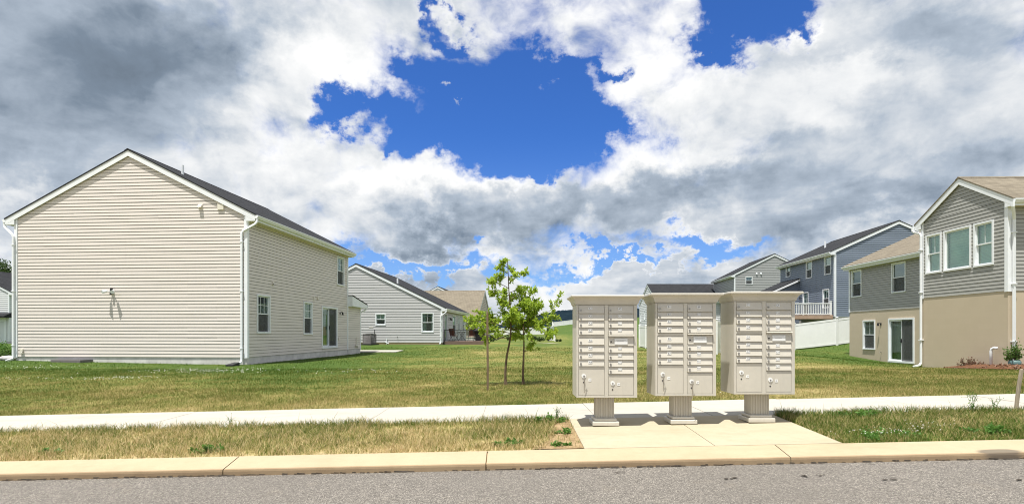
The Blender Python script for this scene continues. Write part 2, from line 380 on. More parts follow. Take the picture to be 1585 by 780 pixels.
# ---------------------------------------------------------------- terrain
def gx(x): return 0.0215 * x                      # the street climbs gently to the right
Y_LIP, Y_KERB, Y_WALK0, Y_WALK1 = 5.48, 5.80, 7.35, 8.85
def verge_z(x, y): return gx(x) + 0.104 + (0.172 - 0.104) * (y - Y_KERB) / (Y_WALK0 - Y_KERB)
def walk_z(x, y): return gx(x) + 0.172 + 0.012 * (y - Y_WALK0) / (Y_WALK1 - Y_WALK0)
ctrl = [(x, Y_WALK1, 0.184 + 0.0215 * x) for x in range(-80, 81, 8)]
ctrl += [(-0.1, 12.4, .175), (-.5, 11.3, .165), (-8, 13, .06), (-16, 13, -.06), (-30, 14, -.2), (8, 13, .25), (14, 13, .30), (22, 13, .45),
         (-19.5, 22, .22), (-10, 21.3, .10), (-9.5, 28, .09), (-9, 34, .10), (-22, 34, .2), (0, 22, .15), (0, 32, .2), (6, 20, .12), (10, 24, .10),
         (16.2, 22.4, -.05), (16.4, 18.6, .13), (20, 34.6, -.05), (19.4, 30.8, -.25), (19.3, 28.3, -.25), (20, 17.5, .25), (24, 17.5, .35), (17, 30, -.02), (11.2, 31, .12), (11.1, 49, .05), (15.5, 35.7, .05), (20, 40.2, .08), (23.6, 39.8, .7), (27, 40, 1.2), (34, 40, 2.2),
         (-5.4, 44, .40), (-10, 43.5, .40), (-19, 45, .45), (-2.2, 44, .40), (-2, 50, .42), (3, 50, .38), (6, 47, .25), (-51, 58, .2), (-60, 60, .2), (-35, 50, .2), (-40, 30, .1), (-60, 20, -.4),
         (-4, 62, .45), (2, 62, .42), (6, 70, .30), (14, 72, .6), (27, 50, 1.6), (27, 69, 2.0), (40, 70, 3.0), (20, 78, .9), (70, 40, 3.5), (70, 70, 4.5), (60, 20, 1.6),
         (-20, 90, .6), (-60, 90, .5), (-10, 150, .8), (0, 150, 1.0), (5, 150, 1.5), (10, 150, 2.95), (13, 150, 3.2), (17, 150, 3.65), (0, 96, .95), (6, 97, 1.0), (30, 150, 5.0), (60, 150, 6.5), (-60, 150, .8), (80, 110, 6.0), (10, 110, 1.3), (-80, 120, .6), (-80, 60, .2)]
CP = np.array(ctrl, dtype=float)
def _k(r2): return np.where(r2 > 1e-9, 0.5 * r2 * np.log(np.maximum(r2, 1e-9)), 0.0)
_n = len(CP); _A = np.zeros((_n + 3, _n + 3))
_d2 = ((CP[:, None, :2] - CP[None, :, :2]) ** 2).sum(-1)
_A[:_n, :_n] = _k(_d2) + np.eye(_n) * 0.5; _A[:_n, _n] = 1; _A[:_n, _n+1:] = CP[:, :2]; _A[_n, :_n] = 1; _A[_n+1:, :_n] = CP[:, :2].T
_sol = np.linalg.solve(_A, np.concatenate([CP[:, 2], [0, 0, 0]]))
def lawn_z(X, Y):
    X = np.atleast_1d(np.asarray(X, float)); Y = np.atleast_1d(np.asarray(Y, float)); out = np.zeros_like(X)
    for i in range(0, len(X), 20000):
        x = X[i:i+20000]; y = Y[i:i+20000]
        d2 = (x[:, None] - CP[None, :, 0]) ** 2 + (y[:, None] - CP[None, :, 1]) ** 2
        out[i:i+20000] = _k(d2) @ _sol[:_n] + _sol[_n] + _sol[_n+1] * x + _sol[_n+2] * y
    return out
def lz(x, y): return float(lawn_z([x], [y])[0])

# ---------------------------------------------------------------- ground materials
def grass_colour(nt):
    """patchy dry lawn: straw and green, greener by the houses"""
    geo = E(nt.nodes.new('ShaderNodeNewGeometry').outputs['Position']); x, y, z = sep(geo)
    P = vec(x, y * 0.8, 0.0)
    a = noise(P, 0.22, 5.0, 0.6); b = noise(P, 1.3, 5.0, 0.65); c = noise(P, 6.0, 4.0, 0.6)
    left = smooth(x, -9.0, -1.0, 1.0, 0.0)                       # watered grass by the near cream house
    green = smooth(y + x * 0.12, 12.0, 19.5) * left * 0.46 + smooth(x, 13.0, 17.5) * smooth(y, 22.0, 30.0) * 0.42 + smooth(y, 37.0, 43.0) * 0.16
    green = green + smooth(y, 80.0, 120.0) * 0.34
    vright = smooth(x, 2.6, 3.8) * smooth(y, 7.6, 7.2) * 0.24
    vedge = smooth(y, 6.95, 7.3) * smooth(y, 7.6, 7.4) * 0.22
    dryedge = smooth(y, 6.5, 5.75) * smooth(x, 3.6, 2.6) * 0.20 + smooth(y, 13.0, 9.2) * smooth(y, 8.5, 8.8) * 0.12
    t = (a - 0.5) * 1.45 + (b - 0.5) * 0.9 + (c - 0.5) * 0.6 + 0.475 + green + vright + vedge - dryedge
    leftv = smooth(y, 7.45, 7.35) * smooth(x, 3.6, 2.6)
    lawnv = smooth(y, 8.6, 8.9)
    return t - leftv * 0.13 + lawnv * 0.11
def make_ground_mats():
    def grass(name, blade):
        m, nt, b = new_mat(name)
        t = grass_colour(nt)
        if blade:
            at = nt.nodes.new('ShaderNodeAttribute'); at.attribute_name = 'rnd'; r = E(at.outputs['Fac'])
            t = t + (r - 0.5) * lin(sep(E(nt.nodes.new('ShaderNodeNewGeometry').outputs['Position']))[1], 8.4, 8.9, 1.2, 0.85)
        else:
            t = t + (noise(E(nt.nodes.new('ShaderNodeNewGeometry').outputs['Position']), 26.0, 4.0, 0.7) - 0.5) * 0.9
        stops = [(0.0, (0.62, 0.49, 0.27)), (0.25, (0.43, 0.355, 0.15)), (0.5, (0.245, 0.238, 0.066)), (0.75, (0.128, 0.176, 0.034)), (1.0, (0.066, 0.130, 0.018))]
        c = ramp(lin(t, 0.0, 1.0), stops)
        geo_y = sep(E(nt.nodes.new('ShaderNodeNewGeometry').outputs['Position']))[1]
        c = mixc(smooth(geo_y, 8.6, 8.9, 0.0, 1.0), c, vop('MULTIPLY', c, (0.80, 0.80, 0.72)))
        if not blade:
            c = mixc(lin(noise(E(nt.nodes.new('ShaderNodeNewGeometry').outputs['Position']), 60.0, 3.0, 0.7), 0.35, 0.7, 0, 0.28), c, (0.12, 0.10, 0.05))
        setin(nt, b, 'Base Color', c); setin(nt, b, 'Roughness', 0.85 if not blade else 0.6); setin(nt, b, 'Specular IOR Level', 0.12)
        if blade:
            o = [q for q in nt.nodes if q.type == 'OUTPUT_MATERIAL'][0]
            tl = nt.nodes.new('ShaderNodeBsdfTranslucent'); nt.links.new(c.s, tl.inputs[0])
            mx = nt.nodes.new('ShaderNodeMixShader'); mx.inputs[0].default_value = 0.3
            nt.links.new(b.outputs[0], mx.inputs[1]); nt.links.new(tl.outputs[0], mx.inputs[2]); nt.links.new(mx.outputs[0], o.inputs[0])
        else:
            pos = E(nt.nodes.new('ShaderNodeNewGeometry').outputs['Position'])
            bump(nt, b, noise(pos, 14.0, 6.0, 0.75), 0.9, 0.05)
        M[name] = m
    grass('lawn_ground', False); grass('grass_blade', True)
    def concrete(name, ca, cb, stain, joint=None, bmpd=0.004):
        m, nt, b = new_mat(name); pos = E(nt.nodes.new('ShaderNodeNewGeometry').outputs['Position'])
        n1 = noise(pos, 0.9, 6.0, 0.65); n2 = noise(pos, 9.0, 5.0, 0.7); n3 = noise(pos, 160.0, 2.0, 0.6)
        c = mixc(lin(n1, 0.3, 0.7), ca, cb); c = mixc(lin(n2, 0.45, 0.8, 0, 0.35), c, stain); c = mixc(lin(n3, 0.35, 0.75, 0, 0.22), c, tuple(q * 0.6 for q in stain))
        big = noise(vop('MULTIPLY', pos, (0.45, 1.3, 1.0)), 1.6, 7.0, 0.7)
        c = mixc(lin(big, 0.50, 0.72, 0, 0.45), c, tuple(q * 0.82 for q in stain))
        x, y, z = sep(pos)
        if name.startswith('kerb'):
            sx = (x - 4.72) * 4.2; sy = (y - 5.50) * 14.0
            sc_ = E.op('EXPONENT', -(sx * sx + sy * sy)) * 2.0 - noise(vop('MULTIPLY', pos, (5, 30, 30)), 1.0, 5.0, 0.7)
            c = mixc(smooth(sc_, 0.15, 0.75, 0, 0.75), c, (0.10, 0.085, 0.07))
        setin(nt, b, 'Base Color', c); setin(nt, b, 'Roughness', 0.9); setin(nt, b, 'Specular IOR Level', 0.15)
        bump(nt, b, n3 + n2 * 0.5, 0.25, bmpd); M[name] = m
    concrete('walk_concrete', (0.401, 0.379, 0.328), (0.446, 0.424, 0.367), (0.328, 0.294, 0.237))
    concrete('pad_concrete', (0.401, 0.350, 0.243), (0.446, 0.390, 0.282), (0.328, 0.271, 0.175))
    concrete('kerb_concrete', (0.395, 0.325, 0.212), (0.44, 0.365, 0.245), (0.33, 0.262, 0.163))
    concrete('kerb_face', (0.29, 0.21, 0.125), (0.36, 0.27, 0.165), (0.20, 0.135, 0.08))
    m, nt, b = new_mat('asphalt'); pos = E(nt.nodes.new('ShaderNodeNewGeometry').outputs['Position'])
    v = nt.nodes.new('ShaderNodeTexVoronoi'); v.inputs['Scale'].default_value = 165.0; nt.links.new(pos.s, v.inputs['Vector'])
    h = sep(E(v.outputs['Color']))[0]
    v2 = nt.nodes.new('ShaderNodeTexVoronoi'); v2.inputs['Scale'].default_value = 66.0; nt.links.new(pos.s, v2.inputs['Vector'])
    h2 = sep(E(v2.outputs['Color']))[1]
    n = noise(pos, 0.7, 6.0, 0.7)
    c = ramp(h, [(0.0, (0.087, 0.079, 0.070)), (0.35, (0.171, 0.155, 0.134)), (0.72, (0.247, 0.224, 0.194)), (0.92, (0.392, 0.356, 0.305)), (1.0, (0.609, 0.552, 0.470))])
    c = mixc(lin(h2, 0.86, 0.94, 0, 0.4), c, (0.435, 0.393, 0.330)); c = mixc(lin(h2, 0.10, 0.04, 0, 0.6), c, (0.087, 0.076, 0.066))
    c = mixc(lin(n, 0.35, 0.72, 0, 0.5), c, (0.171, 0.155, 0.134)); c = mixc(lin(noise(pos, 3.0, 4.0, 0.6), 0.6, 0.8, 0, 0.3), c, (0.290, 0.246, 0.184))
    setin(nt, b, 'Base Color', c); setin(nt, b, 'Roughness', 0.9); setin(nt, b, 'Specular IOR Level', 0.2)
    bump(nt, b, E(v.outputs['Distance']) * -1.0 + h2 * 0.4, 0.8, 0.012); M['asphalt'] = m
    m, nt, b = new_mat('bare_soil'); pos = E(nt.nodes.new('ShaderNodeNewGeometry').outputs['Position'])
    setin(nt, b, 'Base Color', ramp(noise(pos, 9.0, 7.0, 0.7), [(0.3, (0.17, 0.115, 0.06)), (0.5, (0.34, 0.24, 0.13)), (0.7, (0.46, 0.34, 0.20))])); setin(nt, b, 'Roughness', 1.0); setin(nt, b, 'Specular IOR Level', 0.05)
    bump(nt, b, noise(pos, 30.0, 6.0, 0.7), 1.0, 0.03); M['soil'] = m
    m, nt, b = new_mat('forest_canopy'); pos = E(nt.nodes.new('ShaderNodeNewGeometry').outputs['Position'])
    setin(nt, b, 'Base Color', ramp(noise(pos, 0.07, 6.0, 0.7), [(0.3, (0.008, 0.015, 0.022)), (0.6, (0.013, 0.024, 0.032)), (0.8, (0.02, 0.034, 0.04))])); setin(nt, b, 'Roughness', 1.0); setin(nt, b, 'Specular IOR Level', 0.0); M['forest'] = m  # dark blue-green: cloud shadow over the ridge is put into the colour
# ---------------------------------------------------------------- ground
def sheet(name, xs, ys, zf, mat, k='structure', lump=0.0):
    mb = MB(); X, Y = np.meshgrid(xs, ys); Z = zf(X.ravel(), Y.ravel())
    if lump: Z = Z + rng.normal(0, lump, Z.shape)
    mb.v = list(zip(X.ravel().tolist(), Y.ravel().tolist(), Z.tolist())); nx = len(xs)
    for j in range(len(ys) - 1):
        for i in range(nx - 1):
            a = j * nx + i; mb.f.append((a, a + 1, a + nx + 1, a + nx)); mb.m.append(0)
    return kind(mb.build(name, mat, smooth=True), k)
def run_profile(mb, x0, x1, prof, m=0, fm=None, step=1.0):
    """profile of (y, z) pushed along x, following the street's grade"""
    n = len(prof)
    a = [(x0, y, z + gx(x0)) for y, z in prof]; b = [(x1, y, z + gx(x1)) for y, z in prof]
    for k in range(n):
        q = (k + 1) % n
        mb.face([a[k], b[k], b[q], a[q]], fm[k] if fm else m)
    mb.face(a, m); mb.face(b[::-1], m)
def make_ground():
    xs = np.linspace(-64, 64, 3)
    sheet('road', xs, np.array([-6.0, 5.462]), lambda x, y: gx(x) - 0.014 + 0.0 * y, 'asphalt')
    sheet('far_ground', np.array([-4000., 4000.]), np.array([-4000., 4000.]), lambda x, y: x * 0 - 2.2, 'lawn_ground')
    sheet('opposite_verge', np.linspace(-64, 64, 30), np.linspace(-40, -6.1, 8), lambda x, y: gx(x) + 0.08, 'lawn_ground')
    # kerb: sloped concrete top, low front lip, open joints
    mb = MB(); js = [-62.0] + [-2.78 - 2.6 * k for k in range(20, 0, -1)] + [-2.78, -0.25, 2.68] + [2.68 + 2.9 * k for k in range(1, 19)] + [62.0]
    for a, b in zip(js[:-1], js[1:]):
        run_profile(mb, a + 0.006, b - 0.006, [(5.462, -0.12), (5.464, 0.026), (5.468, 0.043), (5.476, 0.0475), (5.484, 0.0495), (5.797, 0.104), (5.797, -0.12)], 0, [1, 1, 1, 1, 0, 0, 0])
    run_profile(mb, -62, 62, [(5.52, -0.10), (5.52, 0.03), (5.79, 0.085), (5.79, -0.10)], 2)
    kind(mb.build('kerb', ['kerb_concrete', 'kerb_face', 'soil']), 'structure')
    # dirt gathered along the kerb's foot
    mb = MB(); x = -9.0
    wig = 0.0
    while x < 9.0:
        dx = random.uniform(0.02, 0.06)
        den = 0.5 + 0.5 * math.sin(x * 1.3) * math.sin(x * 0.37 + 1)
        if random.random() < 0.45 + 0.5 * den * (1.0 if x < 1 else 0.35):
            w = random.uniform(0.004, 0.020) * (0.4 + den); h = random.uniform(0.003, 0.011)
            z = gx(x) - 0.008
            mb.face([(x, 5.460, z + h), (x + dx, 5.460, z + h * random.uniform(.6, 1.2)), (x + dx * random.uniform(.7, 1.3), 5.460 - w, z), (x, 5.460 - w * random.uniform(.6, 1.3), z)])
        x += dx
    for px, py in ((5.0, 5.2), (1.9, 4.95), (1.0, 5.25), (2.55, 4.98), (2.7, 5.0), (4.2, 4.7), (3.2, 4.8)):
        for k in range(3):
            a = random.uniform(0, 6.28); r = random.uniform(0.012, 0.035); c = Vector((px + random.uniform(-.06, .06), py + random.uniform(-.03, .03), gx(px) - 0.004))
            mb.face([c + Vector((r * math.cos(a + t) * random.uniform(.5, 1.3), r * 0.6 * math.sin(a + t), 0)) for t in (0, 1.3, 2.4, 3.7, 5)])
    kind(mb.build('kerb_dirt', 'dirt'), 'stuff')
    # sidewalk slabs
    mb = MB(); k = -42
    while -0.4 + 1.5 * k < 62:
        a = -0.4 + 1.5 * k; d = random.uniform(-0.003, 0.003)
        z0 = 0.172 + d; z1 = 0.184 + d
        run_profile(mb, a + 0.002, a + 1.498, [(7.354, -0.10), (7.354, z0 - 0.006), (7.36, z0), (8.84, z1), (8.848, z1 - 0.007), (8.848, -0.10)])
        k += 1
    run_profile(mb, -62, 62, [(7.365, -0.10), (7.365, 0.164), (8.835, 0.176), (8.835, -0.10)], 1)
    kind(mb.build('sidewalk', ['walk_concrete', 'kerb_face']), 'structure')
    # mailbox pad, two slabs
    mb = MB()
    for a, b in ((0.74, 2.066), (2.074, 3.37)):
        run_profile(mb, a, b, [(5.802, -0.1), (5.802, 0.106), (7.348, 0.174), (7.348, -0.1)])
    run_profile(mb, 0.76, 3.35, [(5.82, -0.1), (5.82, 0.092), (7.33, 0.160), (7.33, -0.1)], 1)
    kind(mb.build('mailbox_pad', ['pad_concrete', 'soil']), 'structure')
    ys = np.linspace(5.80, 7.352, 18)
    sheet('verge', np.concatenate([np.linspace(-62, -9, 12), np.linspace(-8.8, 0.735, 110)]), ys, lambda x, y: verge_z(x, y) - 0.012, 'lawn_ground', lump=0.004)
    sheet('verge', np.concatenate([np.linspace(3.375, 9, 70), np.linspace(9.3, 62, 12)]), ys, lambda x, y: verge_z(x, y) - 0.012, 'lawn_ground', lump=0.004)
    # bare soil beside the pad
    mb = MB(); pts = [(0.735, 5.81), (0.735, 7.30), (0.62, 7.22), (0.50, 6.95), (0.52, 6.70), (0.40, 6.45), (0.42, 6.2), (0.27, 6.0), (0.20, 5.81)]
    c = (0.60, 6.4)
    for p, q in zip(pts, pts[1:] + pts[:1]):
        mb.face([(x, y, float(verge_z(x, y)) + 0.004) for x, y in (c, p, q)][::-1])
    kind(mb.build('bare_soil', 'soil'), 'structure')
    # lawn
    xs = np.concatenate([np.linspace(-80, -34, 16), np.linspace(-32, 32, 129), np.linspace(34, 80, 16)])
    ys = np.concatenate([np.linspace(8.85, 26, 70), np.linspace(26.5, 60, 68), np.linspace(62, 160, 50)])
    o = sheet('lawn', xs, ys, lambda x, y: lawn_z(x, y) - 0.012, 'lawn_ground')
    # forested ridge far off
    mb = MB(); xs = np.linspace(-520, 700, 420); ys = np.linspace(760, 1100, 60)
    X, Y = np.meshgrid(xs, ys)
    ridge = np.interp(X, [-520, -260, -150, -60, -10, 25, 55, 85, 130, 260, 420, 700], [0, 2, 6, 10, 18, 27, 36, 41.5, 44.5, 46, 34, 8])
    prof = np.clip(np.sin(np.clip((Y - 760) / 280, 0, 1) * np.pi * 0.5), 0, 1)
    Z = ridge * prof + rng.random(X.shape) * 1.6 * prof - 2.0 + 1.2 * np.sin(X * 0.21 + Y * 0.1)
    mb.v = list(zip(X.ravel().tolist(), Y.ravel().tolist(), Z.ravel().tolist())); nx = len(xs)
    for j in range(len(ys) - 1):
        for i in range(nx - 1):
            a = j * nx + i; mb.f.append((a, a + 1, a + nx + 1, a + nx)); mb.m.append(0)
    kind(mb.build('forest_hill', 'forest'), 'structure')
    # pale strip of path on the far lawn and slab by the cream house's back corner
    mb = MB(); P = [(2.3, 50.6), (3.3, 50.0), (4.05, 48.4), (3.95, 48.0), (3.0, 49.2), (2.2, 50.0)]
    mb.face([(x, y, lz(x, y) + 0.05) for x, y in P]); kind(mb.build('garden_path', 'walk_concrete'), 'structure')
    mb = MB(); x0, y0 = -9.0, 34.6
    top = [(x0 - 1.5, y0), (x0 + 2.0, y0 - .3), (x0 + 2.1, y0 + 1.5), (x0 - 1.4, y0 + 1.8)]
    mb.prism([(x, y, lz(x, y) + 0.035 - 0.2) for x, y in top], (0, 0, 0.2)); kind(mb.build('concrete_step', 'walk_concrete'), 'structure')

# ---------------------------------------------------------------- grass
def blades_mesh(name, X, Y, Z, h, w, mat='grass_blade', lean=0.45, two=True, flat=None):
    n = len(X); a = rng.uniform(0, 2 * np.pi, n); l = rng.uniform(0.05, lean, n) * h; b = rng.uniform(0, 2 * np.pi, n)
    ca, sa = np.cos(a) * w * 0.5, np.sin(a) * w * 0.5; lx, ly = np.cos(b) * l, np.sin(b) * l
    zr = np.zeros(n)
    if two:
        V = np.stack([np.stack([X - ca, Y - sa, Z], 1), np.stack([X + ca, Y + sa, Z], 1),
                      np.stack([X + ca * .8 + lx * .35, Y + sa * .8 + ly * .35, Z + h * .58], 1), np.stack([X - ca * .8 + lx * .35, Y - sa * .8 + ly * .35, Z + h * .58], 1),
                      np.stack([X + lx, Y + ly, Z + h], 1)], 1).reshape(-1, 3)
        base = np.arange(n) * 5
        loops = np.stack([base, base + 1, base + 2, base + 3, base + 3, base + 2, base + 4], 1).ravel()
        starts = (np.arange(n)[:, None] * 7 + np.array([0, 4])).ravel(); totals = np.tile([4, 3], n); per = 5
    else:
        V = np.stack([np.stack([X - ca, Y - sa, Z], 1), np.stack([X + ca, Y + sa, Z], 1), np.stack([X + lx, Y + ly, Z + h], 1)], 1).reshape(-1, 3)
        loops = np.arange(n * 3); starts = np.arange(n) * 3; totals = np.full(n, 3); per = 3
    me = bpy.data.meshes.new(name); me.vertices.add(len(V)); me.vertices.foreach_set('co', V.ravel().astype(np.float32))
    me.loops.add(len(loops)); me.loops.foreach_set('vertex_index', loops.astype(np.int32))
    me.polygons.add(len(starts)); me.polygons.foreach_set('loop_start', starts.astype(np.int32))
    try: me.polygons.foreach_set('loop_total', totals.astype(np.int32))
    except Exception: pass
    at = me.attributes.new('rnd', 'FLOAT', 'POINT'); at.data.foreach_set('value', np.repeat(rng.random(n), per).astype(np.float32))
    me.materials.append(M[mat]); me.update(calc_edges=True); me.validate()
    o = bpy.data.objects.new(name, me); col.objects.link(o); return o
def vnoise(x, y, s, seed=0):
    """value noise in numpy, 0..1"""
    r = np.random.default_rng(seed).random((64, 64)); x = x / s; y = y / s
    xi = np.floor(x).astype(int); yi = np.floor(y).astype(int); fx = x - xi; fy = y - yi
    fx = fx * fx * (3 - 2 * fx); fy = fy * fy * (3 - 2 * fy)
    g = lambda i, j: r[i % 64, j % 64]
    return (g(xi, yi) * (1 - fx) + g(xi + 1, yi) * fx) * (1 - fy) + (g(xi, yi + 1) * (1 - fx) + g(xi + 1, yi + 1) * fx) * fy
def make_grass():
    # verge, both sides of the pad
    def verge(x0, x1, n, right):
        X = rng.uniform(x0, x1, n); Y = rng.uniform(5.80, 7.36, n)
        dens = vnoise(X, Y, 0.28, 3) * 0.6 + vnoise(X, Y, 0.09, 4) * 0.4
        keep = rng.random(n) < np.clip(dens * 1.6 + (0.15 if right else 0.0) - np.clip((6.0 - Y) / 0.25, 0, 1) * 0.25, 0.03, 1)
        if not right:
            soil = (X > 0.30 + 0.25 * (Y - 5.8) + 0.2 * (vnoise(X, Y, .3, 9) - .5)) & (Y < 7.15)
            keep &= ~(soil & (rng.random(n) > 0.12))
        X, Y = X[keep], Y[keep]; h = rng.uniform(0.025, 0.072, len(X)) * (0.65 + 0.7 * vnoise(X, Y, 0.5, 5))
        h *= 1.0 + 0.5 * np.clip((Y - 7.0) / 0.3, 0, 1) + (0.12 if right else 0) - 0.3 * np.clip((5.95 - Y) / 0.15, 0, 1)
        tall = rng.random(len(X)) < 0.006; h[tall] *= 1.9
        return X, Y, verge_z(X, Y) - 0.012, h
    p = [verge(-8.2, 0.73, 95000, False), verge(3.38, 8.2, 66000, True)]
    X, Y, Z, h = [np.concatenate(q) for q in zip(*p)]
    kind(blades_mesh('verge_grass', X, Y, Z, h, rng.uniform(0.0035, 0.0065, len(X)), lean=1.15), 'stuff')
    # main lawn, thinning with distance
    def lawn(y0, y1, n, k):
        Y = rng.uniform(y0, y1, n); X = rng.uniform(-1.02, 1.02, n) * (Y * 0.96 + 0.8)
        kp = rng.random(n) < np.clip(vnoise(X, Y, 0.5, 6) * 0.9 + 0.35, 0, 1); X, Y = X[kp], Y[kp]
        h = rng.uniform(0.02, 0.052, len(X)) * (0.7 + 0.6 * vnoise(X, Y, 1.1, 7)) * (1 + 0.012 * (Y - 9))
        return X, Y, lawn_z(X, Y) - 0.012, h, rng.uniform(0.8, 1.3, len(X)) * (0.0042 + 0.0007 * (Y - 8.8))
    a = lawn(8.86, 12.5, 190000, 1); c = lawn(12.5, 19.0, 170000, 1); d = lawn(19.0, 40.0, 110000, 1)
    X, Y, Z, h, w = [np.concatenate(q) for q in zip(a, c, d)]
    kind(blades_mesh('lawn_grass', X, Y, Z, h, w, two=False, lean=0.8), 'stuff')
    # clover heads in the lawn and the verge
    mb = MB()
    def dot(x, y, z, r):
        c = Vector((x, y, z)); q = [c + Vector(d) * r for d in ((1, 0, 0), (0, 1, 0), (-1, 0, 0), (0, -1, 0))]; t = c + Vector((0, 0, r)); b = c - Vector((0, 0, r))
        for i in range(4): mb.face([q[i], q[(i + 1) % 4], t]); mb.face([q[(i + 1) % 4], q[i], b])
    for cx, cy, sx, sy, n, r in ((-9.6, 17.6, 1.7, 0.9, 150, 0.014), (-15.6, 18.8, 1.3, 0.5, 40, .014), (-10.5, 15.2, 1.0, 0.4, 60, .012), (-14.3, 15.0, 3.0, 0.6, 50, .012), (3.95, 6.05, 0.35, 0.12, 46, .006), (4.6, 6.3, 0.4, 0.2, 24, .006), (-5, 16.8, 2.5, .8, 30, .013), (4.2, 9.4, 1.2, .3, 8, .012)):
        for k in range(n):
            x = random.gauss(cx, sx * .6); y = random.gauss(cy, sy * .6)
            z = float(verge_z(x, y)) if y < 8 else lz(x, y)
            if y < 8 and not (5.86 < y < 7.3): continue
            dot(x, y, z + random.uniform(0.045, 0.075), r * random.uniform(.7, 1.2))
    kind(mb.build('clover_flowers', 'petal'), 'stuff')
# ---------------------------------------------------------------- lettering
_txt = {}
def text_geo(s):
    if s not in _txt:
        cu = bpy.data.curves.new('lettering', 'FONT'); cu.body = s; cu.align_x = 'CENTER'; cu.align_y = 'CENTER'; cu.size = 1.0; cu.resolution_u = 2
        o = bpy.data.objects.new('lettering', cu); me = o.to_mesh()
        _txt[s] = ([tuple(v.co) for v in me.vertices], [tuple(p.vertices) for p in me.polygons])
        o.to_mesh_clear(); bpy.data.objects.remove(o); bpy.data.curves.remove(cu)
    return _txt[s]
def text_on(mb, s, cx, cz, y, size, m):
    """flat lettering on a plate that faces -Y"""
    v, f = text_geo(s); i = len(mb.v)
    mb.v += [(cx + a * size, y, cz + b * size) for a, b, c in v]
    for p in f: mb.f.append(tuple(i + k for k in p)); mb.m.append(m)

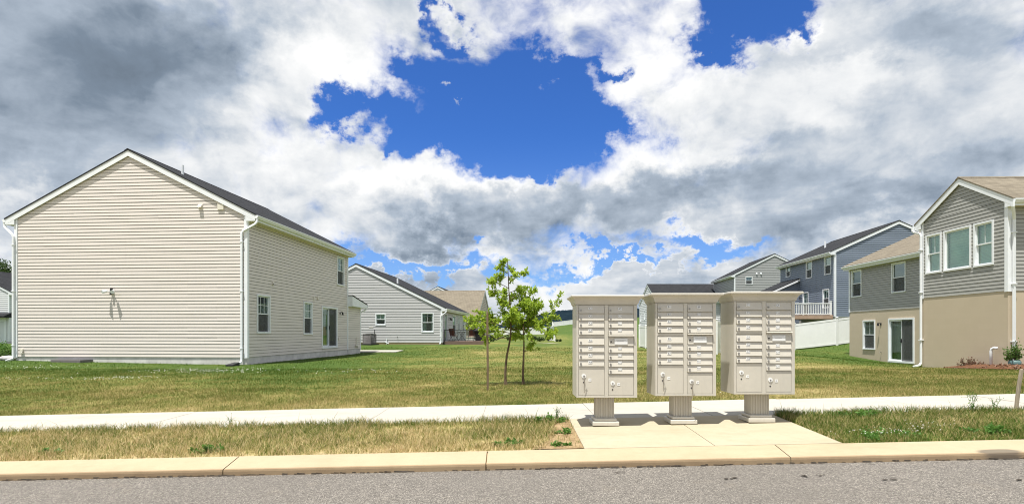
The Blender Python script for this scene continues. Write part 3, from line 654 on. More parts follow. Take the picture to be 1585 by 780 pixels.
# ---------------------------------------------------------------- cluster mailboxes
ZB, ZT = 0.345, 1.4525
HW, YF = 0.3615, -0.22
def zz(y): return ZT - (y - 100) / 630.0 * (ZT - ZB)
def xx(f): return -HW + f * 2 * HW
LEFT = [(105, 160), (160, 207), (208, 255), (256, 303), (323, 373), (375, 422), (422, 470), (470, 517)]
RIGHT = [(108, 160), (160, 208), (208, 257), (257, 303), (380, 424), (424, 474), (474, 520), (520, 568)]
def disc(mb, cx, cz, y0, y1, r, n=14, m=0):
    mb.tube([(cx, y0, cz), (cx, y1, cz)], r, n, m)
def make_mailbox(letter, label, loc, keys):
    root = thing('cluster_mailbox', label, 'mailbox', loc, 0.0, 'cluster mailboxes on the concrete pad')
    # stepped foot
    mb = MB(); mb.box(-.16, .16, -.165, .165, 0.0, .052); mb.build('base', 'mailmetal', root, bevel=.008)
    mb = MB(); mb.box(-.135, .135, -.14, .14, .0525, .088)
    mb.build('base_step', 'mailmetal', root, bevel=.012)
    # fluted column
    out = []; hw = .108
    for side in range(4):
        for k in range(7):
            a = -hw + 2 * hw * (k + 0.0) / 7
            g = 2 * hw / 7
            for t, d in ((0.10, 0), (0.28, .014), (0.72, .014), (0.90, 0)):
                p = Vector((a + g * t, -hw + d)); an = side * math.pi / 2
                out.append((p.x * math.cos(an) - p.y * math.sin(an), p.x * math.sin(an) + p.y * math.cos(an)))
    mb = MB(); mb.prism([(x, y, .0885) for x, y in out], (0, 0, ZB - .0887)); mb.build('pedestal', 'mailmetal', root)
    # cabinet: shell, stiles and rails
    mb = MB(); mb.box(-HW, HW, YF + .004, .22, ZB, ZT); mb.build('cabinet', 'mailmetal', root, bevel=.005)
    mb = MB(); y0, y1 = YF - .006, YF + .0035
    for a, b in ((0, .033), (.461, .522), (.943, 1)): mb.box(xx(a) + (.001 if a == 0 else 0), xx(b) - (.001 if b == 1 else 0), y0, y1, ZB + .002, ZT - .004)
    for a, b in ((.0335, .4605), (.5225, .9425)):
        mb.box(xx(a), xx(b), y0, y1, ZB + .003, zz(716)); mb.box(xx(a), xx(b), y0, y1, zz(104), ZT - .004)
    mb.box(xx(.0335), xx(.4605), y0, y1, zz(321), zz(305))
    mb.build('front_frame', 'mailmetal', root, bevel=.002)
    # flared cap
    mb = MB(); prof = [(0.006, 0.0), (0.006, .012), (.014, .014), (.017, .03), (.026, .055), (.044, .078), (.062, .088), (.066, .092), (.066, .106), (.060, .112)]
    rings = []
    for o_, z in prof:
        i = len(mb.v); oy = o_ * 1.2
        mb.v += [(-HW - o_, YF - oy, ZT + z), (HW + o_, YF - oy, ZT + z), (HW + o_, .22 + oy, ZT + z), (-HW - o_, .22 + oy, ZT + z)]; rings.append(i)
    for a, b in zip(rings[:-1], rings[1:]):
        for q in range(4): mb.f.append((a + q, a + (q + 1) % 4, b + (q + 1) % 4, b + q)); mb.m.append(0)
    mb.f.append((rings[0] + 3, rings[0] + 2, rings[0] + 1, rings[0])); mb.m.append(0)
    i = rings[-1]; mb.f.append((i, i + 1, i + 2, i + 3)); mb.m.append(0)
    mb.build('cap', 'mailmetal', root)
    def door(x0, x1, z0, z1, num, lock_f=.075, lab_f=.45):
        g = .0024; x0 += g; x1 -= g; z0 += g; z1 -= g
        mb = MB(); yt, yb = YF - .0005, YF - .0165
        mb.hexa([(x0, yb, z0), (x1, yb, z0), (x1, YF + .003, z0), (x0, YF + .003, z0), (x0, yt, z1), (x1, yt, z1), (x1, YF + .003, z1), (x0, YF + .003, z1)])
        d = mb.build('door', 'mailmetal', root, bevel=.0012)
        w = x1 - x0; h = z1 - z0; ym = YF - .010
        mb = MB(); lx, lzc = x0 + w * lock_f, z0 + h * .38
        disc(mb, lx, lzc, YF - .003, YF - .021, .0115); mb.box(lx - .0012, lx + .0012, YF - .0218, YF - .0205, lzc - .005, lzc + .005, 1)
        mb.build('lock', ['steel', 'ink'], d)
        mb = MB(); cx, cz = x0 + w * lab_f, z0 + h * .60
        mb.box(cx - .023, cx + .023, ym - .0042, ym + .003, cz - .0155, cz + .0155)
        text_on(mb, num, cx, cz, ym - .0046, .031 if len(num) < 3 else .025, 1); mb.build('number_plate', ['white_label', 'ink'], d)
        return d
    for k, (a, b) in enumerate(LEFT): door(xx(.036), xx(.458), zz(b), zz(a), f'{letter}{k+1}')
    for k, (a, b) in enumerate(RIGHT): door(xx(.525), xx(.940), zz(b), zz(a), f'{letter}{k+9}')
    # outgoing slot: hood, dark panel, plate
    mb = MB(); za, zb = zz(315), zz(303)
    x0, x1 = xx(.527), xx(.948)
    mb.prism([(x0, YF, za), (x0, YF - .034, za + .001), (x0, YF - .034, za + .010), (x0, YF, zb - .001)], (x1 - x0, 0, 0)); mb.build('slot_hood', 'mailmetal', root, bevel=.001, label='bright hood over the outgoing slot')
    mb = MB(); x0, x1 = xx(.53), xx(.938); z0, z1 = zz(379), zz(318)
    mb.hexa([(x0, YF - .012, z0), (x1, YF - .012, z0), (x1, YF + .003, z0), (x0, YF + .003, z0), (x0, YF - .002, z1), (x1, YF - .002, z1), (x1, YF + .003, z1), (x0, YF + .003, z1)])
    sp = mb.build('slot_panel', 'mailmetal', root, bevel=.0012)
    mb = MB(); px0, px1 = x0 + .068, x0 + .222; pz0, pz1 = z0 + .026, z1 - .028
    mb.box(px0, px1, YF - .0165, YF - .005, pz0 - .007, pz1 + .007)
    for k, (a, b) in enumerate(((.12, .88), (.2, .72))):
        mb.box(px0 + (px1 - px0) * a, px0 + (px1 - px0) * b, YF - .0168, YF - .0160, pz1 - .010 - k * .017, pz1 - .006 - k * .017, 1)
    mb.build('slot_plate', ['white_label', 'steel'], sp)
    mb = MB(); disc(mb, x0 + .028, (z0 + z1) / 2 - .004, YF - .004, YF - .0145, .0085, 12); mb.build('slot_lock', 'ink', sp)
    # parcel doors
    for k, (fa, fb, ya, yb, cx, cy) in enumerate(((.036, .458, 520, 714, 160, 583), (.525, .940, 575, 714, 357, 632))):
        x0, x1, z0, z1 = xx(fa) + .002, xx(fb) - .002, zz(yb) + .002, zz(ya) - .002
        mb = MB(); mb.box(x0, x1, YF - .005, YF + .003, z0, z1); d = mb.build('parcel_door', 'mailmetal', root, bevel=.0015)
        lx = xx((cx - 110) / 415); lzc = zz(cy); yq = YF - .005
        mb = MB(); disc(mb, lx, lzc, yq + .001, yq - .006, .026, 18); disc(mb, lx, lzc, yq - .005, yq - .012, .009, 12, 1)
        mb.box(lx - .0016, lx + .0016, yq - .0126, yq - .011, lzc - .006, lzc + .006, 2); mb.build('lock', ['white_label', 'steel', 'ink'], d)
        mb = MB(); disc(mb, lx - .002, zz(cy + 42), yq + .001, yq - .003, .0085, 12); mb.build('key_hole', 'ink', d)
        nx, nz = xx((cx + 41 - 110) / 415), zz(cy + 12 + (14 if k == 0 else -6))
        mb = MB(); mb.box(nx - .017, nx + .017, yq - .003, yq + .001, nz - .0165, nz + .0165); text_on(mb, f'{k+1}P', nx, nz, yq - .0034, .021, 1); mb.build('number_plate', ['white_label', 'ink'], d)
        if keys[k]:
            # key left standing in the lock with a long thin strip hanging below it
            mb = MB(); mb.box(lx - .002, lx + .002, yq - .045, yq - .012, lzc - .004, lzc + .004)
            mb.tube([(lx, yq - .045, lzc + .012), (lx + .011, yq - .045, lzc), (lx, yq - .045, lzc - .012), (lx - .011, yq - .045, lzc), (lx, yq - .045, lzc + .012)], .003, 6)
            mb.tube([(lx, yq - .044, lzc - .010), (lx + .006, yq - .043, lzc - .022), (lx + .001, yq - .042, lzc - .034), (lx - .005, yq - .043, lzc - .022), (lx, yq - .044, lzc - .010)], .0016, 5)
            mb.hexa([(lx + .002, yq - .014, lzc - .20), (lx + .008, yq - .014, lzc - .20), (lx + .008, yq - .012, lzc - .20), (lx + .002, yq - .012, lzc - .20),
                     (lx - .007, yq - .044, lzc - .034), (lx + .007, yq - .044, lzc - .034), (lx + .007, yq - .041, lzc - .034), (lx - .007, yq - .041, lzc - .034)], 1)
            mb.build('key', ['steel', 'steel'], d)
    return root
def make_mailboxes():
    for letter, x, lab, keys in (('A', 1.129, 'leftmost almond cluster mailbox, lettered A, with one key hanging in its parcel door', (1, 0)),
                                 ('B', 2.068, 'middle almond cluster mailbox, lettered B, with keys hanging in both parcel doors', (1, 1)),
                                 ('C', 3.005, 'rightmost almond cluster mailbox, lettered C, with no keys in its doors', (0, 0))):
        make_mailbox(letter, lab, (x, 6.99, float(verge_z(x, 6.99)) + .0025), keys)
# ---------------------------------------------------------------- houses
class Ctx:
    """parts of one house, modelled in a volume's own frame and moved into the house's frame"""
    def __init__(s, root, xf=None): s.root = root; s.xf = xf or Matrix.Identity(4)
    def add(s, mb, name, mats, parent=None, **k):
        mb.v = [tuple(s.xf @ Vector(p)) for p in mb.v]
        return mb.build(name, mats, parent or s.root, **k)
LIP = 0.017
sj = random.Random(5)
def siding(mb, fr, z0, z1, L, Rr, course=0.127, holes=(), m=0, lip=LIP):
    """lapped boards: every course leans out at its lower edge; L and Rr give the wall's ends at a height"""
    k = 0; z = z0; gap = .0095 if course < .15 else course * .06
    bk = [(L(z0), z0), (Rr(z0), z0), (Rr(z1), z1), (L(z1), z1)]
    zs_ = sorted({z0, z1} | {h[2] for h in holes if z0 < h[2] < z1} | {h[3] for h in holes if z0 < h[3] < z1})
    for a, b in zip(zs_[:-1], zs_[1:]):                            # dark sheet painting in the shade between the boards
        hs = sorted((h[0], h[1]) for h in holes if h[2] < (a + b) / 2 < h[3])
        e = [(L(a), L(b))] + [(q, q) for h in hs for q in h] + [(Rr(a), Rr(b))]
        for i in range(0, len(e) - 1, 2): mb.face([fr.p(e[i][0], a, -.018), fr.p(e[i+1][0], a, -.018), fr.p(e[i+1][1], b, -.018), fr.p(e[i][1], b, -.018)], 1)
    while z < z1 - 1e-4:
        zt = min(z + course, z1); cuts = sorted({z, max(z + 1e-3, zt - gap)} | {h[2] for h in holes if z < h[2] < zt - gap} | {h[3] for h in holes if z < h[3] < zt - gap})
        off = lambda q: lip + (0.002 - lip) * (q - z) / course
        for a, b in zip(cuts[:-1], cuts[1:]):
            mid = (a + b) / 2; segs = []; cur = None
            hs = sorted((h[0], h[1]) for h in holes if h[2] < mid < h[3])
            edges = [(L(a), L(b))] + [q for h in hs for q in ((h[0], h[0]), (h[1], h[1]))] + [(Rr(a), Rr(b))]
            for e in range(0, len(edges) - 1, 2):
                (la, lb), (ra, rb) = edges[e], edges[e + 1]
                if ra - la < 1e-4 and rb - lb < 1e-4: continue
                if rb < lb: lb = rb = (lb + rb) / 2
                # vinyl is never quite straight: each board waves a little and is lapped to its neighbour
                n = max(1, int((ra - la) / 1.1)); low = abs(a - z) < 1e-6
                jz = [sj.uniform(-.0012, .0012) if low and n > 1 else 0.0 for _ in range(n + 1)]; jo = [sj.uniform(-.0015, .0015) if n > 1 else 0.0 for _ in range(n + 1)]
                lap = sj.randrange(1, n) if n > 4 else n
                for q in range(n):
                    t0, t1 = q / n, (q + 1) / n; e = .002 if q >= lap else 0.0
                    A0, A1, B0, B1 = la + (ra - la) * t0, la + (ra - la) * t1, lb + (rb - lb) * t0, lb + (rb - lb) * t1
                    mb.face([fr.p(A0, a + jz[q], off(a) + jo[q] + e), fr.p(A1, a + jz[q + 1], off(a) + jo[q + 1] + e), fr.p(B1, b, off(b) + e), fr.p(B0, b, off(b) + e)], m)
                if abs(a - z) < 1e-6: mb.face([fr.p(la, a, -.018), fr.p(ra, a, -.018), fr.p(ra, a, off(a)), fr.p(la, a, off(a))], 1)  # undersides coloured dark too, painting in the shade below each lap
        z = zt
def plainwall(mb, fr, z0, z1, a0, a1, holes=(), m=0):
    zs = sorted({z0, z1} | {h[2] for h in holes if z0 < h[2] < z1} | {h[3] for h in holes if z0 < h[3] < z1})
    for a, b in zip(zs[:-1], zs[1:]):
        mid = (a + b) / 2; xs = [a0] + [q for h in sorted(holes) if h[2] < mid < h[3] for q in (h[0], h[1])] + [a1]
        for i in range(0, len(xs) - 1, 2):
            if xs[i + 1] - xs[i] > 1e-4: mb.face([fr.p(xs[i], a), fr.p(xs[i + 1], a), fr.p(xs[i + 1], b), fr.p(xs[i], b)], m)
def outw(fr, q):
    """glass must face outdoors"""
    return q if (q[1] - q[0]).cross(q[2] - q[1]).dot(fr.n) > 0 else q[::-1]
def window(c, fr, h, grid=(2, 2), upper='blind', lower='screen', kindw='double', label=None, depth=0.55, case=0.06, proud=.046):
    a0, a1, z0, z1 = h
    mb = MB(); B = lambda *q: mb.fbox(fr, *q)
    # casing round the opening
    B(a0 - case, a1 + case, z1, z1 + case, -.02, proud); B(a0 - case, a1 + case, z0 - case, z0, -.02, proud + .008)
    B(a0 - case, a0, z0, z1, -.02, proud); B(a1, a1 + case, z0, z1, -.02, proud)
    # reveal
    B(a0 - .02, a0, z0, z1, -.12, -.021); B(a1, a1 + .02, z0, z1, -.12, -.021); B(a0 - .02, a1 + .02, z1, z1 + .02, -.12, -.021); B(a0 - .02, a1 + .02, z0 - .02, z0, -.12, -.021)
    zm = (z0 + z1) / 2; s = .042
    def sash(b0, b1, y0, y1, o0, o1):
        B(b0, b0 + s, y0, y1, o0, o1); B(b1 - s, b1, y0, y1, o0, o1); B(b0 + s, b1 - s, y0, y0 + s, o0, o1); B(b0 + s, b1 - s, y1 - s, y1, o0, o1)
    if kindw == 'double':
        sash(a0, a1, zm - .015, z1, -.055, -.015); sash(a0, a1, z0, zm + .025, -.09, -.056)
        if grid:
            gx_, gz_ = grid
            for k in range(1, gx_): x = a0 + s + (a1 - a0 - 2 * s) * k / gx_; B(x - .009, x + .009, zm + .027, z1 - s, -.043, -.028)
            for k in range(1, gz_): zq = zm + .027 + (z1 - s - zm - .027) * k / gz_; B(a0 + s, a1 - s, zq - .009, zq + .009, -.042, -.029)
    elif kindw == 'fixed': sash(a0, a1, z0, z1, -.06, -.015)
    # dim room behind
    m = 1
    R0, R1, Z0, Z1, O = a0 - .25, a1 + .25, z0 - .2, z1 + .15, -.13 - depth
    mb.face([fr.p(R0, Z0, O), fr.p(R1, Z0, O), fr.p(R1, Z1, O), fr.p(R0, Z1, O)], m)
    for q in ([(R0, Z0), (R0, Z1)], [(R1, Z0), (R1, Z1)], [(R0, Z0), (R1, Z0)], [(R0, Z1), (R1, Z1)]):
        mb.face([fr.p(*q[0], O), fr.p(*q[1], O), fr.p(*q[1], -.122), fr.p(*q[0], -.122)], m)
    w = c.add(mb, 'window' if kindw != 'door' else 'patio_door', ['trim', 'room'], label=label)
    def pane(b0, b1, y0, y1, o):
        g = MB(); g.face(outw(fr, [fr.p(b0, y0, o), fr.p(b1, y0, o), fr.p(b1, y1, o), fr.p(b0, y1, o)])); c.add(g, 'pane', 'glass', w)
    def shade(name, b0, b1, y0, y1, o, mat):
        g = MB(); n = 14
        for k in range(n):                                        # slats / folds with a little depth
            ya, yb = y0 + (y1 - y0) * k / n, y0 + (y1 - y0) * (k + 1) / n
            g.face([fr.p(b0, ya, o), fr.p(b1, ya, o), fr.p(b1, yb, o - .012), fr.p(b0, yb, o - .012)])
        c.add(g, name, mat, w)
    if kindw == 'double':
        pane(a0 + s, a1 - s, zm, z1 - s, -.036); pane(a0 + s, a1 - s, z0 + s, zm, -.073)
        if upper: shade('blind', a0 + .005, a1 - .005, zm - .05, z1 - .01, -.135, {'blind': 'blind', 'green': 'greenblind', 'curtain': 'curtain'}[upper])
        if lower == 'screen':
            g = MB(); g.face([fr.p(a0 + .02, z0 + .01, -.030), fr.p(a1 - .02, z0 + .01, -.030), fr.p(a1 - .02, zm - .016, -.030), fr.p(a0 + .02, zm - .016, -.030)]); c.add(g, 'insect_screen', 'screen', w)
        elif lower: shade('blind', a0 + .005, a1 - .005, z0 + .01, zm - .05, -.135, {'blind': 'blind', 'green': 'greenblind', 'curtain': 'curtain'}[lower])
        if upper == 'curtain':
            pass
    else:
        pane(a0 + s, a1 - s, z0 + s, z1 - s, -.036)
        if upper: shade('blind', a0 + .005, a1 - .005, z0 + .01, z1 - .01, -.135, {'blind': 'blind', 'green': 'greenblind', 'curtain': 'curtain'}[upper])
    return w
def slider(c, fr, h, flip=False, label=None):
    a0, a1, z0, z1 = h; mb = MB(); B = lambda *q: mb.fbox(fr, *q); s = .07; cs = .085
    B(a0 - cs, a1 + cs, z1, z1 + cs, -.02, .046); B(a0 - cs, a0, z0, z1, -.02, .046); B(a1, a1 + cs, z0, z1, -.02, .046); B(a0 - cs, a1 + cs, z0 - .09, z0, -.02, .055)
    B(a0 - .02, a0, z0, z1, -.14, -.021); B(a1, a1 + .02, z0, z1, -.14, -.021); B(a0 - .02, a1 + .02, z1, z1 + .02, -.14, -.021)
    am = (a0 + a1) / 2
    for b0, b1, o0, o1 in ((a0, am + .03, -.10, -.062), (am - .03, a1, -.058, -.02)):
        B(b0, b0 + s, z0, z1, o0, o1); B(b1 - s, b1, z0, z1, o0, o1); B(b0 + s, b1 - s, z0, z0 + s, o0, o1); B(b0 + s, b1 - s, z1 - s, z1, o0, o1)
    R0, R1, Z0, Z1, O = a0 - .3, a1 + .3, z0 - .1, z1 + .2, -1.3
    mb.face([fr.p(R0, Z0, O), fr.p(R1, Z0, O), fr.p(R1, Z1, O), fr.p(R0, Z1, O)], 1)
    for q in ([(R0, Z0), (R0, Z1)], [(R1, Z0), (R1, Z1)], [(R0, Z0), (R1, Z0)], [(R0, Z1), (R1, Z1)]):
        mb.face([fr.p(*q[0], O), fr.p(*q[1], O), fr.p(*q[1], -.142), fr.p(*q[0], -.142)], 1)
    w = c.add(mb, 'patio_door', ['trim', 'room'], label=label)
    for b0, b1, o in ((a0 + s, am, -.08), (am, a1 - s, -.04)):
        g = MB(); g.face(outw(fr, [fr.p(b0, z0 + s, o), fr.p(b1, z0 + s, o), fr.p(b1, z1 - s, o), fr.p(b0, z1 - s, o)])); c.add(g, 'pane', 'glass', w)
    lo, hi = ((a0, am), (am, a1)) if not flip else ((am, a1), (a0, am))
    g = MB(); g.face([fr.p(hi[0] + .01, z0 + .02, -.012), fr.p(hi[1] - .01, z0 + .02, -.012), fr.p(hi[1] - .01, z1 - .02, -.012), fr.p(hi[0] + .01, z1 - .02, -.012)]); c.add(g, 'insect_screen', 'screen', w)
    g = MB(); n = 9
    for k in range(n):
        x0 = lo[0] + .04 + (lo[1] - lo[0] - .1) * k / n; x1 = lo[0] + .04 + (lo[1] - lo[0] - .1) * (k + .9) / n
        g.face([fr.p(x0, z0 + .05, -.19), fr.p(x1, z0 + .05, -.215), fr.p(x1, z1 - .05, -.215), fr.p(x0, z1 - .05, -.19)])
    c.add(g, 'blind', 'blind', w)
    g = MB(); xh = am + (.0 if not flip else 0); g.fbox(fr, xh - .018, xh + .018, (z0 + z1) / 2 - .12, (z0 + z1) / 2 + .08, -.018, .03); c.add(g, 'handle', 'black', w)
    return w
def gutter_run(mb, P, Q, n, size=.12):
    """K-style gutter from P to Q, hung on the side n"""
    P, Q, n = Vector(P), Vector(Q), Vector(n).normalized(); z = Vector((0, 0, 1))
    prof = [(0, 0), (1.0, 0), (1.0, -.28), (.62, -1.0), (0, -1.0)]
    mb.prism([P + n * a * size + z * b * size for a, b in prof], Q - P)
def spout(mb, pts, r=.047):
    mb.tube(pts, r, 4, square=True)
def gable_house(c, w, d, zr, s, mats, z_f=-.4, z_s=.375, ov=.36, og=.07, holes=None, course=.127, found='foundation', mid=None, gutters=(1, 1), roofmat='dark_shingle', spouts=(), trim='trim', lipv=LIP, fascia=.22, wallname='siding_wall', lower=None):
    """a box of width w (x) and depth d (y); the gable ends face -y and +y; ridge along y at height zr"""
    holes = holes or {}
    fr = {'front': F((0, 0, 0), (1, 0, 0), (0, -1, 0)), 'right': F((w, 0, 0), (0, 1, 0), (1, 0, 0)), 'left': F((0, 0, 0), (0, 1, 0), (-1, 0, 0)), 'back': F((0, d, 0), (1, 0, 0), (0, 1, 0))}
    drop = .15; zwall = zr - drop - s * w / 2
    Lf = lambda z: max(0.0, w / 2 - (zr - drop - z) / s) if z > zwall else 0.0
    Rf = lambda z: min(w, w / 2 + (zr - drop - z) / s) if z > zwall else w
    for k in ('front', 'back'):
        mb = MB(); siding(mb, fr[k], z_s, zwall, lambda z: 0.0, lambda z: w, course, holes.get(k, ()), lip=lipv)
        n0 = MB(); zg = z_s + course * math.ceil((zwall - z_s) / course - 1e-6)
        siding(mb, fr[k], zwall, zr - drop, Lf, Rf, course, [h for h in holes.get(k, ())], lip=lipv)
        c.add(mb, wallname, [mats, 'lapshade'])
    for k in ('left', 'right'):
        mb = MB(); siding(mb, fr[k], z_s, zwall + .02, lambda z: 0.0, lambda z: d, course, holes.get(k, ()), lip=lipv); c.add(mb, wallname, [mats, 'lapshade'])
    mb = MB()
    if lower:
        for k, ln in (('front', w), ('back', w), ('left', d), ('right', d)): plainwall(mb, fr[k], z_f, z_s - .001, 0, ln, holes.get(k, ()))
        c.add(mb, 'basement_wall', lower)
    else:
        g = .012
        for k, ln in (('front', w), ('back', w), ('left', d), ('right', d)):
            f2 = fr[k]; mb.face([f2.p(0, z_f, -g), f2.p(ln, z_f, -g), f2.p(ln, z_s + .002, -g), f2.p(0, z_s + .002, -g)])
        c.add(mb, 'foundation', found)
    # corner boards
    t = .034; cw = .10
    for x, sx in ((0, -1), (w, 1)):
        for y, sy in ((0, -1), (d, 1)):
            mb = MB(); X0, X1, Y0, Y1 = x + sx * t, x - sx * cw, y + sy * t, y - sy * cw
            poly = [(X0, Y0), (X1, Y0), (X1, y), (x, y), (x, Y1), (X0, Y1)]
            mb.prism([(p, q, z_s - .03) for p, q in poly], (0, 0, zwall + .05 - z_s + .03)); c.add(mb, 'corner_trim', trim)
    # roof slabs
    top = lambda x: zr - s * abs(x - w / 2)
    mb = MB()
    for sx in (-1, 1):
        xe = w / 2 + sx * (w / 2 + ov + .03)
        A = (w / 2, -og - .03, zr); Bp = (xe, -og - .03, top(xe)); 
        poly = [(w / 2, -og - .03, zr), (xe, -og - .03, top(xe)), (xe, -og - .03, top(xe) - .045), (w / 2, -og - .03, zr - .05)]
        mb.prism(poly if sx > 0 else poly[::-1], (0, d + 2 * og + .06, 0))
    mb.prism([(w / 2 - .14, -og - .035, zr - .14 * s + .012), (w / 2 + .14, -og - .035, zr - .14 * s + .012), (w / 2 + .0, -og - .035, zr + .022)], (0, d + 2 * og + .07, 0))
    roof = c.add(mb, 'roof', roofmat)
    # rake boards, sloped soffit, eave boxes
    mb = MB()
    for y, dy in ((-og - .012, .025), (d + og - .013, .025)):
        for sx in (-1, 1):
            xe = w / 2 + sx * (w / 2 + ov)
            a = .048
            mb.prism([(w / 2, y, zr - a), (xe, y, top(xe) - a), (xe, y, top(xe) - a - fascia), (w / 2, y, zr - a - fascia)], (0, dy, 0))
    for sx in (-1, 1):
        xe = w / 2 + sx * (w / 2 + ov)
        x0, x1 = sorted((xe, xe + sx * -.022)); mb.box(x0, x1, -og + .014, d + og - .014, top(xe) - .05 - fascia, top(xe) - .052)
        zs = top(xe) - .05 - fascia
        # boxed return at the gable corners
        xi = w / 2 + sx * (w / 2 - .02)
        for y in (-og - .010, d + og - .012):
            mb.prism([(xe, y - .0, zs), (xi, y, zs), (xi, y, min(top(xi) - .12, zs + .34)), (xe, y, top(xe) - .06)], (0, .02, 0))
    c.add(mb, 'fascia', trim)
    mb = MB()
    for sx in (-1, 1):
        xe = w / 2 + sx * (w / 2 + ov - .03); xw = w / 2 + sx * (w / 2); zs = top(xe) - .05 - fascia
        x0, x1 = sorted((xe, xw)); mb.box(x0, x1, -og + .02, d + og - .02, zs + .002, zs + .014)
        for y0, y1 in ((-og + .015, .0), (d, d + og - .015)):
            mb.face([(w / 2, y0, zr - .075 - .05), (w / 2, y1, zr - .125), (xw, y1, top(xw) - .125), (xw, y0, top(xw) - .125)])
    c.add(mb, 'soffit', 'soffit')
    for i, sx in enumerate((-1, 1)):
        if not gutters[i]: continue
        xe = w / 2 + sx * (w / 2 + ov); mb = MB(); gutter_run(mb, (xe + sx * .002, -og - .02, top(xe) - .06), (xe + sx * .002, d + og + .02, top(xe) - .06), (sx, 0, 0), .125); c.add(mb, 'gutter', trim)
    return fr, dict(zwall=zwall, top=top, roof=roof)
def corner_spout(c, w, zeave, ov, side, y, zb, inset=.22, n=-1):
    """downspout from the gutter's end to the gable wall near the corner, then down to the ground"""
    sx = side; xw = w if sx > 0 else 0.0
    x0 = xw + sx * (ov + .06); xi = xw - sx * inset
    mb = MB(); yo = y + n * .075
    spout(mb, [(x0, yo + .03, zeave), (x0, yo + .03, zeave - .13), (x0 - sx * .07, yo + .01, zeave - .22), (xi + sx * .05, yo, zeave - .47), (xi, yo, zeave - .57), (xi, yo, zb + .17), (xi + 0.0, yo - .05, zb + .08), (xi + 0.0, yo - .30, zb + .02)])
    for z in (zeave - .9, (zeave + zb) / 2, zb + .6): mb.box(xi - .055, xi + .055, yo - .05, yo + .06, z, z + .03)
    c.add(mb, 'downspout', 'trim')
def wall_light(c, fr, a, z):
    mb = MB(); mb.fbox(fr, a - .05, a + .05, z - .06, z + .06, .0, .03); p = [fr.p(a, z + .03, .03), fr.p(a, z + .07, .10), fr.p(a, z + .05, .16)]
    mb.tube(p, .014, 6); mb.tube([fr.p(a, z + .06, .16), fr.p(a, z - .10, .16)], [.035, .055], 10); c.add(mb, 'wall_light', 'black')
def hose_tap(c, fr, a, z, mat='steel'):
    mb = MB(); mb.tube([fr.p(a, z, 0), fr.p(a, z, .09), fr.p(a, z - .05, .12)], .014, 6, 0); mb.tube([fr.p(a - .03, z + .02, .07), fr.p(a + .03, z + .02, .07)], .01, 6, 0); c.add(mb, 'hose_tap', mat)
def wall_block(c, fr, a, z, w, h, o, name, mat='trim'):
    mb = MB(); mb.fbox(fr, a - w / 2, a + w / 2, z - h / 2, z + h / 2, .0, o); return c.add(mb, name, mat)
def vent_hood(c, fr, a, z, mat='trim'):
    mb = MB(); mb.fbox(fr, a - .10, a + .10, z - .09, z + .09, 0, .02)
    mb.prism([fr.p(a - .075, z - .06, .02), fr.p(a - .075, z - .05, .13), fr.p(a - .075, z + .06, .06), fr.p(a - .075, z + .06, .02)], fr.u * .15); c.add(mb, 'vent_hood', mat)

